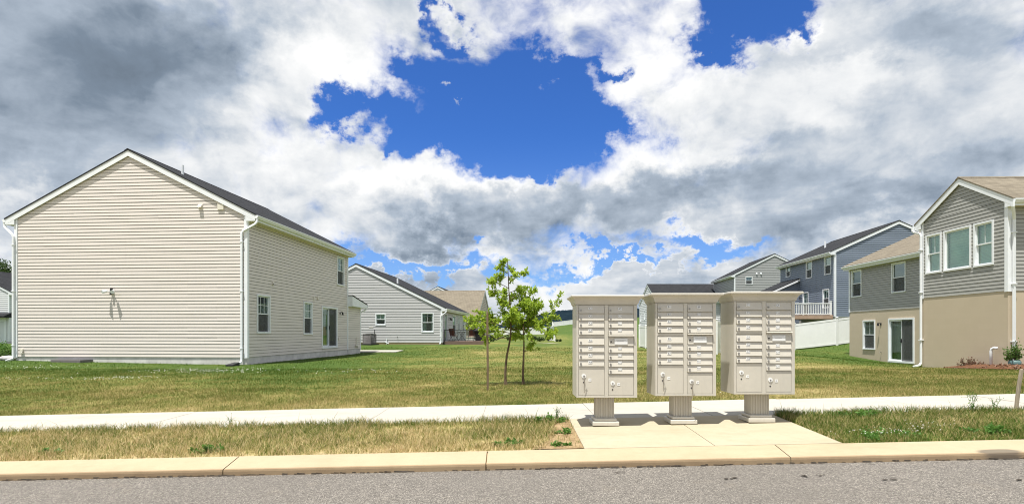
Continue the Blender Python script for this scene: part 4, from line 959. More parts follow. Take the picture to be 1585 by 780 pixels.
def make_houses():
    # ------------------------------------------------ near cream house on the left
    a = R(4.5); root = thing('two_storey_house', 'cream vinyl two storey house with blank gable end, nearest on the left', 'house', (-19.47, 22.3, 0), -a)
    c = Ctx(root); w, d, zr, s, ov = 9.45, 10.4, 8.36, .505, .36
    side = [(.74, 1.64, 1.34, 2.76), (4.84, 5.68, 1.28, 2.70), (6.93, 8.76, .60, 2.56), (8.87, 9.76, 3.92, 5.36)]
    fr, g = gable_house(c, w, d, zr, s, 'cream', holes={'right': side}, ov=ov)
    R_ = fr['right']; Fr = fr['front']
    window(c, R_, side[0], (3, 2), upper=None, label='wide window with a three by two grid in the upper sash'); window(c, R_, side[1], (3, 2), 'blind'); window(c, R_, side[3], (3, 2), 'blind')
    slider(c, R_, side[2])
    ze = g['top'](w + ov) - .07
    corner_spout(c, w, ze - .1, ov, 1, 0.0, .10, .17); corner_spout(c, w, ze - .1, ov, -1, 0.0, .20, -.02)
    wall_light(c, R_, 9.25, 2.36)
    for (px, pz, k) in ((1.95, 3.35, 0), (5.9, 2.98, 1), (6.35, 3.02, 1), (9.05, 1.0, 0)): wall_block(c, R_, px, pz, .12, .15, .05, 'wall_vent', 'cream')
    hose_tap(c, R_, 1.9, 3.3)
    # floodlight pair with sensor
    mb = MB(); x, z = 4.05, 2.88
    mb.tube([Fr.p(x, z, 0), Fr.p(x, z, .05)], .07, 12)
    for q in (-1, 1): mb.tube([Fr.p(x, z, .05), Fr.p(x + q * .09, z + .02, .10), Fr.p(x + q * .14, z + .01, .17)], .016, 6); mb.tube([Fr.p(x + q * .13, z + .02, .14), Fr.p(x + q * .20, z - .02, .28)], [.045, .07], 12)
    mb.hexa([Fr.p(x - .035, z - .12, .13), Fr.p(x + .02, z - .12, .13), Fr.p(x + .02, z - .12, .09), Fr.p(x - .035, z - .12, .09), Fr.p(x - .01, z + .14, .13), Fr.p(x + .05, z + .14, .13), Fr.p(x + .05, z + .14, .05), Fr.p(x - .01, z + .14, .05)], 1)
    c.add(mb, 'flood_light', ['trim', 'black'])
    vent_hood(c, Fr, 7.62, 6.12, 'cream'); wall_block(c, Fr, 8.43, 6.08, .24, .22, .06, 'wall_vent', 'soffit'); hose_tap(c, Fr, .36, .56); wall_block(c, Fr, .30, .58, .12, .18, .07, 'wall_box', 'soffit')
    # window well at the foot of the gable
    mb = MB(); mb.prism([(1.75, -.02, .0), (1.9, -.45, .0), (3.1, -.45, .0), (3.25, -.02, .0)], (0, 0, .27)); c.add(mb, 'window_well', 'acgrey')
    # roof vent pipe
    mb = MB(); mb.tube([(5.78, 1.6, 7.6), (5.78, 1.6, 8.2)], .05, 10); c.add(mb, 'vent_pipe', 'trim')
    # one storey bay at the far end of the side wall, with its own small roof
    cb = Ctx(root); y0, y1 = d + .001, 12.5; zt = 3.0
    mb = MB(); siding(mb, F((w, y0, 0), (0, 1, 0), (1, 0, 0)), .375, zt, lambda z: 0., lambda z: y1 - y0); siding(mb, F((w - 4, y1, 0), (1, 0, 0), (0, 1, 0)), .375, zt, lambda z: 0., lambda z: 4.0)
    cb.add(mb, 'siding_wall', ['cream', 'lapshade'])
    mb = MB(); mb.box(w - 4, w - .012, y0, y1 - .012, -.4, .377); cb.add(mb, 'foundation', 'foundation')
    mb = MB(); mb.box(w - .09, w + .024, y1 - .09, y1 + .024, .34, zt); cb.add(mb, 'corner_trim', 'trim')
    mb = MB(); mb.prism([(w + .3, y0, 3.42), (w + .3, y1 + .42, 3.02), (w + .3, y1 + .42, 2.97), (w + .3, y0, 3.37)], (-4.4, 0, 0)); cb.add(mb, 'roof', 'dark_shingle')
    mb = MB(); mb.prism([(w + .28, y0 + .01, 3.36), (w + .28, y1 + .38, 2.97), (w + .28, y1 + .38, 2.78), (w + .28, y0 + .01, 2.80)], (-.025, 0, 0)); mb.box(w - 4, w + .25, y1 + .36, y1 + .38, 2.79, 2.96); mb.box(w - .02, w + .255, y0 + .01, y1 + .36, 2.785, 2.80); mb.prism([(w + .03, y0 + .012, 2.80), (w + .254, y0 + .012, 2.80), (w + .254, y0 + .012, 3.365), (w + .03, y0 + .012, 3.365)], (0, .02, 0)); cb.add(mb, 'fascia', 'trim')
    mb = MB(); gutter_run(mb, (w + .31, y1 + .385, 2.95), (w - 4, y1 + .385, 2.95), (0, 1, 0), .125); spout(mb, [(w + .2, y1 + .44, 2.84), (w + .2, y1 + .40, 2.70), (w - .05, y1 + .12, 2.50), (w - .05, y1 + .08, 2.4), (w - .05, y1 + .08, .3)]); cb.add(mb, 'gutter', 'trim')
    mb = MB(); mb.tube([(w + .06, 11.7, .52), (w + .06, 11.7, 1.05)], .03, 8); mb.tube([(w + .07, 11.5, .56), (w + .07, 12.05, .50)], .04, 8); cb.add(mb, 'drain_pipe', 'soffit')
    # ------------------------------------------------ grey single storey house behind
    root = thing('single_storey_house', 'pale grey single storey house with a long low gable, behind the cream house', 'house', (-18.98, 45.07, .0), -a)
    c = Ctx(root); w, d, zr, s, ov = 13.6, 11.5, 6.72, .49, .30
    fh = [(8.40, 9.10, 1.95, 2.75), (12.05, 12.90, 1.40, 2.80)]
    sh = [(1.05, 2.0, .70, 2.75), (4.4, 5.9, 1.25, 2.75), (7.2, 8.0, 1.5, 2.75), (9.7, 10.5, 1.5, 2.75)]
    fr, g = gable_house(c, w, d, zr, s, 'greyvinyl', holes={'front': fh, 'right': sh}, z_f=0.0, z_s=.56, ov=ov, found='tanfound', course=.20, lipv=.024)
    window(c, fr['front'], fh[0], (2, 1), 'green', None); window(c, fr['front'], fh[1], (2, 1), upper=None, lower=None, label='larger window with half drawn curtains')
    mb = MB()
    for q0, q1 in ((12.10, 12.34), (12.70, 12.84)): mb.fbox(fr['front'], q0, q1, 1.45, 2.75, -.16, -.15)
    c.add(mb, 'curtain', 'curtain')
    slider_h = sh[0]; window(c, fr['right'], sh[0], None, None, None, kindw='door'); 
    for h in sh[1:]: window(c, fr['right'], h, (2, 1), 'blind', 'screen')
    ze = g['top'](w + ov) - .07
    corner_spout(c, w, ze - .08, ov, 1, 0.0, .42, .10)
    wall_light(c, fr['right'], 2.75, 2.45); wall_light(c, fr['right'], 3.3, 2.42)
    hose_tap(c, fr['front'], 10.1, 1.0, 'black'); 
    mb = MB(); mb.tube([fr['front'].p(9.25, .42, .08), fr['front'].p(9.25, .9, .08)], .04, 8); mb.tube([fr['front'].p(9.1, .62, .09), fr['front'].p(9.42, .46, .10)], .035, 8); c.add(mb, 'drain_pipe', 'trim')
    mb = MB(); zq = g['top'](9.9); mb.tube([(9.9, .7, zq - .1), (9.9, .7, zq + .42)], .07, 8); c.add(mb, 'vent_pipe', 'trim')
    wall_block(c, fr['front'], 8.0, 1.72, .35, .05, .03, 'wall_vent', 'soffit')
    # ------------------------------------------------ brown roofed house
    root = thing('brown_roofed_house', 'tan house with a wide brown shingle roof, behind the grey house', 'house', (-3.77, 62, 0), R(90) - a)
    c = Ctx(root); fr, g = gable_house(c, 12.0, 17.0, 6.35, .53, 'tanvinyl', z_f=0, z_s=.8, ov=.4, og=.07, course=.2, roofmat='brown_shingle', lipv=.024)
    root = thing('far_gabled_house', 'pale house whose small white gable peeps over the brown roof', 'house', (-15.4, 84, 0), -a)
    c = Ctx(root); gable_house(c, 9.0, 9.0, 8.15, .52, 'palevinyl', z_f=0, z_s=.8, course=.25, gutters=(0, 0))
    # ------------------------------------------------ garage house far left
    root = thing('garage_house', 'white house with a garage door, seen past the left edge of the cream house', 'house', (-60.3, 58, 0), 0)
    c = Ctx(root); fr, g = gable_house(c, 9.0, 9.0, 7.95, .52, 'palevinyl', z_f=-.3, z_s=.45, course=.2, lipv=.03)
    mb = MB(); mb.prism([(-.3, -.02, 3.35), (-.3, -.9, 3.0), (-.3, -.9, 2.85), (-.3, -.02, 2.85)], (9.6, 0, 0)); c.add(mb, 'pent_roof', 'dark_shingle')
    mb = MB(); mb.box(3.2, 8.75, -.06, -.02, 2.45, 2.84); mb.box(3.2, 3.5, -.06, -.02, .2, 2.45); mb.box(8.5, 8.75, -.06, -.02, .2, 2.45); c.add(mb, 'door_trim', 'trim')
    mb = MB()
    for k in range(4): mb.box(3.5, 8.5, -.045, -.021, .22 + k * .555, .22 + k * .555 + .54)
    c.add(mb, 'garage_door', 'garage')
    # ------------------------------------------------ walk-out house on the right
    b = R(1.15); root = thing('walkout_house', 'sage green sided house over a tan walk-out basement, nearest on the right', 'house', (16.40, 18.8, 0), -b)
    # projecting wing: gable faces the lawn on the left
    wl = 4.04; xf = Matrix.Translation((0, wl, 0)) @ Matrix.Rotation(R(-90), 4, 'Z')
    c = Ctx(root, xf)
    gh = [(.30, 1.02, 3.68, 5.10), (1.26, 2.46, 3.68, 5.10), (2.70, 3.44, 3.68, 5.10)]
    fr, g = gable_house(c, wl, 9.0, 6.99, .55, 'sage', z_f=-.6, z_s=2.69, ov=.30, og=.08, holes={'front': gh}, course=.125, roofmat='brown_shingle', lower='basement')
    window(c, fr['front'], gh[0], (2, 1), 'green', 'green'); window(c, fr['front'], gh[1], kindw='fixed', upper='green', label='wide single pane picture window'); window(c, fr['front'], gh[2], (2, 1), 'green', 'green')
    ze = g['top'](wl + .3) - .07
    Rw = fr['right']; x0 = wl + .36
    mb = MB(); spout(mb, [(wl + .36, -.14, ze - .10), (wl + .36, -.14, ze - .24), (wl + .30, -.08, ze - .32), (wl + .14, .08, ze - .52), (wl + .085, .13, ze - .62), (wl + .085, .13, .42), (wl + .13, .13, .34), (wl + .30, .13, .28)])
    for z in (4.6, 2.9, 1.0): mb.box(wl, wl + .14, .07, .19, z, z + .03)
    c.add(mb, 'downspout', 'trim')
    mb = MB(); spout(mb, [(-.36, -.14, ze - .10), (-.36, -.14, ze - .2), (-.28, -.12, ze - .28), (-.02, -.10, ze - .36), (.03, -.075, ze - .46), (.03, -.075, .10), (.03, -.12, .02), (.03, -.40, -.06)])
    for z in (4.6, 2.9, 1.0): mb.box(-.03, .09, -.14, 0, z, z + .03)
    c.add(mb, 'downspout', 'trim')
    # main block, set back
    c = Ctx(root, Matrix.Translation((3.55, 4.10, 0)))
    sh = [(8.0 + .0, 8.0 + .95, 3.44, 4.92)]
    y = lambda Y: Y - 22.9
    lh = [(y(33.0), y(33.9), 3.46, 4.92), (y(29.2), y(30.2), 3.46, 4.92), (y(31.75), y(32.75), .42, 1.96), (y(28.6), y(30.45), -.16, 1.98)]
    fr, g = gable_house(c, 8.4, 11.3, 7.35, .455, 'sage', z_f=-.7, z_s=2.54, ov=.34, og=.07, holes={'left': lh}, course=.125, roofmat='brown_shingle', lower='basement')
    Lf = fr['left']
    window(c, Lf, lh[0], (1, 1), None); window(c, Lf, lh[1], (1, 1), None); window(c, Lf, lh[2], (2, 1), None, label='basement window')
    slider(c, Lf, lh[3], flip=True); wall_light(c, Lf, y(31.2), 1.78); hose_tap(c, Lf, y(31.15), .25)
    # ------------------------------------------------ blue house
    b = R(3.0); root = thing('blue_house', 'slate blue two storey house with a raised white railed deck', 'house', (24.58, 43.3, 0), -b)
    c = Ctx(root); lh = [(.55, 1.5, 5.9, 7.22), (3.65, 4.6, 5.9, 7.22), (7.75, 8.55, 6.4, 7.28), (.85, 1.75, 3.3, 4.68), (4.3, 5.2, 2.75, 4.68)]
    fr, g = gable_house(c, 9.4, 9.9, 9.80, .455, 'bluevinyl', z_f=-.5, z_s=2.55, ov=.36, og=.07, holes={'left': lh}, course=.16, lipv=.024)
    for h in lh[:3]: window(c, fr['left'], h, None, 'blind')
    window(c, fr['left'], lh[3], (2, 1), 'curtain'); window(c, fr['left'], lh[4], (2, 2), 'curtain', label='glazed deck door beside the dark lantern')
    wall_light(c, fr['left'], 5.6, 4.3); mb = MB(); zq = g['top'](2.2); mb.tube([(2.2, 6.0, zq - .1), (2.2, 6.0, zq + .55)], .08, 8); c.add(mb, 'vent_pipe', 'trim')
    # lean-to wing
    mb = MB(); fl = F((-3.3, 6.0, 0), (1, 0, 0), (0, -1, 0)); siding(mb, fl, 1.5, 5.85, lambda z: max(0, (z - 4.45) / .45), lambda z: 3.3, .16, lip=.024); siding(mb, F((-3.3, 6.0, 0), (0, 1, 0), (-1, 0, 0)), 1.5, 4.4, lambda z: 0, lambda z: 3.5, .16, lip=.024); c.add(mb, 'siding_wall', ['bluevinyl', 'lapshade'])
    mb = MB(); mb.prism([(-.02, 5.75, 6.02), (-3.75, 5.75, 4.34), (-3.75, 5.75, 4.28), (-.02, 5.75, 5.96)], (0, 4.0, 0)); c.add(mb, 'roof', 'dark_shingle')
    mb = MB(); mb.prism([(-.02, 5.76, 5.955), (-3.7, 5.76, 4.30), (-3.7, 5.76, 4.12), (-.02, 5.76, 5.77)], (0, .03, 0)); c.add(mb, 'fascia', 'trim')
    # deck of the blue house
    dk = thing('raised_deck', 'raised deck with white railing on the back of the blue house', 'deck', (24.58, 43.3, 0), -b)
    c = Ctx(dk); x0, x1, y0, y1, zf = -3.15, -.03, .25, 5.6, 2.66
    mb = MB(); mb.box(x0, x1, y0, y1, zf - .04, zf); c.add(mb, 'floor', 'deckwood')
    mb = MB(); mb.box(x0 - .03, x1, y0 - .04, y0, zf - .30, zf + .01); mb.box(x0 - .03, x0, y0, y1, zf - .30, zf + .01); c.add(mb, 'rim_board', 'decktan')
    mb = MB()
    for k in range(8): mb.box(x0 + .2 + k * .38, x0 + .24 + k * .38, y0 + .01, y1, zf - .27, zf - .045)
    c.add(mb, 'joists', 'stakewood')
    for px, py in ((x0 + .1, y0 + .1), (x1 - .25, y0 + .1), (x0 + .1, y1 - .2)):
        mb = MB(); mb.box(px, px + .14, py, py + .14, -.3, zf - .30); c.add(mb, 'post', 'stakewood')
    mb = MB()
    def rail(P, Q):
        P, Q = Vector(P), Vector(Q); u = (Q - P); L = u.length; u.normalize(); fr_ = F(P, u, (u.y, -u.x, 0))
        mb.fbox(fr_, 0, L, zf + .86, zf + .93, -.04, .04); mb.fbox(fr_, 0, L, zf + .06, zf + .12, -.03, .03)
        n = int(L / .125)
        for k in range(1, n): mb.fbox(fr_, L * k / n - .019, L * k / n + .019, zf + .12, zf + .86, -.018, .018)
        for q in (0, L): mb.fbox(fr_, q - .06, q + .06, zf, zf + 1.06, -.061, .061); mb.fbox(fr_, q - .08, q + .08, zf + 1.06, zf + 1.10, -.08, .08)
    rail((x0 + .05, y0 + .05, 0), (x1 - .12, y0 + .05, 0)); rail((x0 + .05, y0 + .18, 0), (x0 + .05, y1 - .05, 0)); c.add(mb, 'railing', 'fence')
    # ------------------------------------------------ grey two storey, far right
    root = thing('grey_two_storey_house', 'mid grey two storey house with one small gable window, left of the blue house', 'house', (27.0, 69, 0), -a)
    c = Ctx(root); fh = [(1.36, 2.06, 7.2, 8.05)]
    fr, g = gable_house(c, 9.4, 9.0, 10.85, .50, 'greyvinyl2', z_f=-.5, z_s=1.5, holes={'front': fh}, course=.2, lipv=.024)
    window(c, fr['front'], fh[0], (2, 1), 'blind'); vent_hood(c, fr['front'], 2.6, 8.45); vent_hood(c, fr['front'], 3.1, 8.45)
    # ------------------------------------------------ black roofed house
    root = thing('black_roofed_house', 'pale house under a long black roof, showing between two mailboxes', 'house', (19.1, 85, 0), R(-90))
    c = Ctx(root); fh = [(.6, 1.05, 3.0, 4.2), (2.9, 3.35, 3.2, 4.5)]
    fr, g = gable_house(c, 10.0, 9.3, 8.15, .50, 'palevinyl', z_f=-.5, z_s=2.3, holes={'front': fh}, course=.25, lipv=.03, lower='tanfound')
    for h in fh: window(c, fr['front'], h, None, None, None)
# ---------------------------------------------------------------- fences
def fence(label, pts, h=1.83, step=2.4, zoff=0.0, name='vinyl_fence'):
    p0 = Vector((pts[0][0], pts[0][1], 0)); root = thing(name, label, 'fence', (p0.x, p0.y, lz(p0.x, p0.y) + zoff)); o = Vector(root.location)
    posts = []
    for (a, b) in zip(pts[:-1], pts[1:]):
        A, B = Vector((*a, 0)), Vector((*b, 0)); n = max(1, round((B - A).length / step))
        for k in range(n): posts.append(A.lerp(B, k / n))
    posts.append(Vector((*pts[-1], 0)))
    P = [Vector((p.x, p.y, lz(p.x, p.y) + zoff)) - o for p in posts]
    for A, B in zip(P[:-1], P[1:]):
        u = Vector((B.x - A.x, B.y - A.y, 0)); L = u.length; u.normalize(); nn = Vector((u.y, -u.x, 0)); dz = (B.z - A.z) / L
        def q(a, z, off): return A + u * a + Vector((0, 0, z + dz * a)) + nn * off
        def bar(mb, a0, a1, z0, z1, t): mb.hexa([q(a0, z0, t), q(a1, z0, t), q(a1, z0, -t), q(a0, z0, -t), q(a0, z1, t), q(a1, z1, t), q(a1, z1, -t), q(a0, z1, -t)])
        mb = MB(); bar(mb, .05, L - .05, .06, .20, .022); bar(mb, .05, L - .05, h - .14, h, .022)
        n = max(2, int(L / .28))
        for k in range(n): bar(mb, .05 + (L - .1) * k / n + .004, .05 + (L - .1) * (k + 1) / n - .004, .20, h - .14, .011)
        bar(mb, .05, L - .05, .20, h - .14, .007)
        mb.build('panel', 'fence', root)
    for A in P:
        mb = MB(); mb.box(A.x - .064, A.x + .064, A.y - .064, A.y + .064, A.z - .3, A.z + h + .06)
        i = len(mb.v); r = .078; z = A.z + h + .062
        mb.box(A.x - r, A.x + r, A.y - r, A.y + r, z, z + .03)
        mb.v += [(A.x - r, A.y - r, z + .03), (A.x + r, A.y - r, z + .03), (A.x + r, A.y + r, z + .03), (A.x - r, A.y + r, z + .03), (A.x, A.y, z + .085)]
        j = len(mb.v) - 5
        for k in range(4): mb.f.append((j + k, j + (k + 1) % 4, j + 4)); mb.m.append(0)
        mb.build('post', 'fence', root)
    return root
def make_fences():
    fence('white vinyl privacy fence climbing the slope beside the walk-out house', [(11.1, 49.5), (11.2, 31.2), (20.0, 40.3), (22.4, 39.2), (25.0, 38.6)])
    fence('far white fence running up the green hill under the forested ridge', [(-6, 95), (6, 97), (9.4, 128), (10.5, 148), (16.5, 150), (30, 151)], h=1.2, step=5.0)
    fence('short white fence panel beside the cone shaped evergreen', [(4.05, 63), (4.75, 63)], h=.95, step=.8)
# ---------------------------------------------------------------- deck and its furniture
def make_deck():
    a = R(4.5); dk = thing('patio_deck', 'low brown deck with a black railing along the grey single storey house', 'deck', (-5.28, 44.3, .38), -a)
    w, d, z = 3.1, 3.6, .27
    mb = MB()
    for k in range(24): mb.box(0, w, d * k / 24 + .004, d * (k + 1) / 24 - .004, z - .03, z)
    mb.build('floor', 'deckwood', dk)
    mb = MB(); mb.box(-.02, w + .03, -.035, 0, z - .30, z - .002); mb.box(w, w + .03, 0, d, z - .30, z - .002); mb.build('rim_board', 'deckwood', dk)
    for px in (.02, w / 2, w - .12):
        mb = MB(); mb.box(px, px + .1, .02, .12, -.3, z - .031); mb.build('post', 'deckwood', dk)
    mb = MB(); L = 2.35
    mb.box(0, L, .02, .06, z + .84, z + .88); mb.box(0, L, .025, .055, z + .08, z + .11)
    for k in range(int(L / .115)): mb.box(k * .115, k * .115 + .016, .032, .048, z + .11, z + .84)
    for px in (0, L - .05): mb.box(px, px + .05, .015, .065, z, z + .92)
    mb.build('railing', 'black', dk)
    xf = Matrix.Translation((-5.28, 44.3, .38 + z)) @ Matrix.Rotation(-a, 4, 'Z')
    def chair(x, y, rz, lab):
        t = thing('patio_chair', lab, 'chair', xf @ Vector((x, y, .003)), -a + rz, 'brown sling chairs on the low deck')
        mb = MB(); mb.hexa([(-.24, -.22, .42), (.24, -.22, .42), (.24, .22, .38), (-.24, .22, .38), (-.24, -.22, .44), (.24, -.22, .44), (.24, .22, .40), (-.24, .22, .40)]); mb.build('seat', 'sling', t)
        mb = MB(); mb.hexa([(-.24, .21, .44), (.24, .21, .44), (.24, .235, .44), (-.24, .235, .44), (-.24, .36, .98), (.24, .36, .98), (.24, .385, .98), (-.24, .385, .98)]); mb.build('backrest', 'sling', t)
        for sx in (-1, 1):
            mb = MB(); mb.tube([(sx * .26, -.26, 0), (sx * .26, .10, .40), (sx * .26, .37, 1.0)], .016, 6); mb.build('leg', 'black', t)
            mb = MB(); mb.tube([(sx * .265, .34, 0), (sx * .265, -.2, .44), (sx * .265, -.22, .64), (sx * .265, .24, .66)], .016, 6); mb.build('leg', 'black', t)
    chair(.55, 1.2, R(155), 'brown sling chair nearest the house wall on the low deck'); chair(1.95, 1.3, R(200), 'brown sling chair beside the covered grill on the low deck')
    t = thing('bistro_table', 'small black bistro table between the two brown chairs', 'table', xf @ Vector((1.2, 1.15, .003)), -a)
    mb = MB(); mb.lathe((0, 0, .70), [(.33, 0), (.34, .012), (.33, .025)], 20); mb.build('tabletop', 'black', t)
    for k in range(4):
        an = k * math.pi / 2 + .4; mb = MB(); mb.tube([(.30 * math.cos(an), .30 * math.sin(an), 0), (.04 * math.cos(an), .04 * math.sin(an), .38), (.22 * math.cos(an), .22 * math.sin(an), .70)], .014, 6); mb.build('leg', 'black', t)
    t = thing('covered_grill', 'barbecue grill under a black cover at the open end of the low deck', 'grill', xf @ Vector((2.68, 1.0, .003)), -a)
    mb = MB(); P = [(-.62, -.30, .0), (.62, -.30, .0), (.62, .30, .0), (-.62, .30, .0)]
    rings = [(.36, .28, .02), (.37, .29, .35), (.36, .28, .70), (.55, .30, .74), (.56, .30, .86), (.36, .27, .90), (.34, .24, 1.08), (.26, .14, 1.17)]; prev = None
    for rx, ry, z_ in rings:
        i = len(mb.v); n = 20
        for q in range(n):
            an = 2 * math.pi * q / n; cx, sx_ = math.cos(an), math.sin(an); e = .45
            jx = 1 + .03 * math.sin(5 * an + z_ * 9)
            mb.v.append((rx * jx * math.copysign(abs(cx) ** e, cx), ry * jx * math.copysign(abs(sx_) ** e, sx_), z_))
        if prev is not None:
            for q in range(n): mb.f.append((prev + q, prev + (q + 1) % n, i + (q + 1) % n, i + q)); mb.m.append(0)
        prev = i
    mb.f.append(tuple(prev + q for q in range(20))); mb.m.append(0); mb.build('cover', 'darkcover', t, smooth=True)
    for sx in (-.3, .3):
        mb = MB(); mb.tube([(sx - .02, -.2, .04), (sx + .02, -.2, .04)], .045, 10); mb.build('wheel', 'black', t)
    # condenser by the grey house
    t = thing('air_conditioner', 'square grey air conditioner standing against the grey single storey house', 'air conditioner', (-10.85, 43.3, lz(-10.85, 43.3)), R(-22))
    mb = MB(); mb.box(-.5, .5, -.5, .5, -.1, .07); mb.build('base_slab', 'blackplastic', t)
    mb = MB(); h = .82; mb.box(-.36, .36, -.36, .36, .08, .13); mb.box(-.36, .36, -.36, .36, h - .05, h)
    for k in range(13):
        z_ = .14 + k * .049
        mb.hexa([(-.345, -.345, z_), (.345, -.345, z_), (.345, .345, z_), (-.345, .345, z_), (-.325, -.325, z_ + .04), (.325, -.325, z_ + .04), (.325, .325, z_ + .04), (-.325, .325, z_ + .04)])
    for sx in (-1, 1):
        for sy in (-1, 1): mb.box(sx * .345 - .02, sx * .345 + .02, sy * .345 - .02, sy * .345 + .02, .13, h - .05)
    mb.build('cabinet', 'acgrey', t)
    mb = MB(); mb.lathe((0, 0, h), [(.30, 0), (.30, .02), (.1, .035)], 20); mb.build('fan_guard', 'black', t)
    mb = MB(); mb.tube([(.1, .4, .3), (.1, .48, .6), (.12, .5, 1.15)], .03, 6); mb.build('line_set', 'black', t)
# ---------------------------------------------------------------- plants
class Leaves:
    def __init__(s): s.v = []; s.f = []; s.r = []
    def leaf(s, p, d, n, L, W, r, shape='oak'):
        d = d.normalized(); n = (n - d * n.dot(d)); n = n.normalized() if n.length > 1e-4 else d.orthogonal().normalized(); b = d.cross(n)
        prof = {'oak': [(0, .04), (.22, .32), (.34, .14), (.52, .50), (.64, .18), (.82, .38), (1.0, .03)], 'oval': [(0, .03), (.3, .42), (.65, .42), (1.0, .02)], 'quad': [(0, .5), (1, .5)], 'grass': [(0, .5), (.5, .4), (1, .02)]}[shape]
        i = len(s.v); curl = random.uniform(-.15, .28)
        up = [p + d * (L * t) + b * (W * q) + n * (-curl * L * t * t + W * q * .35) for t, q in prof]; dn = [p + d * (L * t) - b * (W * q) + n * (-curl * L * t * t + W * q * .35) for t, q in prof]
        s.v += [tuple(q) for q in up + dn]; k = len(prof)
        for q in range(k - 1): s.f.append((i + q, i + q + 1, i + k + q + 1, i + k + q))
        s.r += [r] * (2 * k)
    def build(s, name, mat, parent=None):
        me = bpy.data.meshes.new(name); me.from_pydata(s.v, [], s.f); at = me.attributes.new('rnd', 'FLOAT', 'POINT'); at.data.foreach_set('value', np.array(s.r, np.float32)); me.materials.append(M[mat]); me.update()
        o = bpy.data.objects.new(name, me); col.objects.link(o)
        if parent: o.parent = parent
        return o
def rdir(up=0.0):
    v = Vector((random.gauss(0, 1), random.gauss(0, 1), random.gauss(0, 1) + up)); return v.normalized()
def young_tree(label, x, y, trunk, branches, nsub, seed, group):
    random.seed(seed); z0 = lz(x, y); root = thing('young_oak', label, 'tree', (x, y, z0), 0, group)
    mb = MB(); lv = Leaves(); pts = [Vector(p) for p in trunk]
    # smooth trunk through the points
    fine = []
    for i in range(len(pts) - 1):
        p0, p1, p2, p3 = pts[max(i - 1, 0)], pts[i], pts[i + 1], pts[min(i + 2, len(pts) - 1)]
        for k in range(6):
            t = k / 6; fine.append(.5 * ((2 * p1) + (p2 - p0) * t + (2 * p0 - 5 * p1 + 4 * p2 - p3) * t * t + (3 * p1 - p0 - 3 * p2 + p3) * t ** 3))
    fine.append(pts[-1]); H = pts[-1].z
    rad = [max(.004, .029 * (1 - .80 * min(1, max(0, q.z / H)) ** .9)) + (.014 * max(0, 1 - q.z / .1) if q.z < .1 else 0) for q in fine]
    mb.tube(fine, rad, 8)
    def at(z):
        for q0, q1 in zip(fine[:-1], fine[1:]):
            if q0.z <= z <= q1.z: return q0.lerp(q1, (z - q0.z) / max(1e-5, q1.z - q0.z))
        return fine[-1]
    def tuft(p, d, n, L):
        for k in range(n):
            dd = (d * .6 + rdir(.1)).normalized(); r = min(1, max(0, random.gauss(.5, .26)))
            lv.leaf(p + rdir() * .02, dd, rdir(1.4), L * random.uniform(.7, 1.2), L * random.uniform(.55, .72), r)
    def branch(p, d, L, r, level):
        n = 5; q = p.copy(); path = [q.copy()]; dd = d.copy()
        for k in range(n):
            dd = (dd + rdir() * .22 + Vector((0, 0, .05))).normalized(); q = q + dd * (L / n); path.append(q.copy())
        mb.tube(path, [r * (1 - .75 * k / n) for k in range(n + 1)], 5)
        if level < 2 and L > .16:
            for k in range(nsub):
                t = random.uniform(.3, 1); b = path[min(n, int(t * n))]; branch(b, (dd * .75 + rdir() * .95).normalized(), L * random.uniform(.30, .55), r * .5, level + 1)
        for k in range(1, n + 1):
            if level >= 1 or k >= 2: tuft(path[k], dd, random.randint(3, 6) if k < n else random.randint(7, 10), .072)
    for z, an, L, rise in branches:
        p = at(z); branch(p, Vector((math.cos(R(an)), math.sin(R(an)), rise)).normalized(), L, .009, 0)
    tuft(fine[-1], Vector((0, 0, 1)), 6, .07)
    mb.build('trunk', 'bark', root, smooth=True); lv.build('crown', 'oak_leaf', root); return root
def clump_plant(name, label, cat, loc, rx, ry, h, n, leaf_mat, L, W, shape='oval', seed=1, stems=8, group=None, cone=False, stem_mat='bark'):
    random.seed(seed); root = thing(name, label, cat, loc, 0, group); mb = MB(); lv = Leaves(); tips = []
    for k in range(stems):
        an = random.uniform(0, 6.28); q = math.sqrt(random.random()) ; t = Vector((rx * q * math.cos(an), ry * q * math.sin(an), h * (random.uniform(.55, 1.0) * (1 - .55 * q * q) if not cone else random.uniform(.2, 1))))
        if cone: t.x *= (1 - t.z / h) * .9; t.y *= (1 - t.z / h) * .9
        base = Vector((t.x * .15, t.y * .15, 0)); mid = base.lerp(t, .5) + Vector((t.x * .12, t.y * .12, 0)); path = [base, mid, t]; mb.tube(path, [max(.004, .012 * h), .006 * h + .002, .003], 5); tips.append(path)
    for k in range(n):
        b = random.choice(tips); t = random.uniform(.25, 1.05); p = (b[0].lerp(b[1], t * 2) if t < .5 else b[1].lerp(b[2], t * 2 - 1)) + rdir() * random.uniform(0, .16) * min(1.2, max(rx, h))
        if cone: p += Vector((random.gauss(0, rx * .35), random.gauss(0, ry * .35), 0)) * max(.05, 1 - p.z / h)
        if p.z < .01: p.z = .02
        lv.leaf(p, rdir(.5), rdir(.8), L * random.uniform(.6, 1.25), W * random.uniform(.7, 1.2), min(1, max(0, random.gauss(.45, .27))), shape)
    mb.build('stems', stem_mat, root); lv.build('foliage', leaf_mat, root); return root
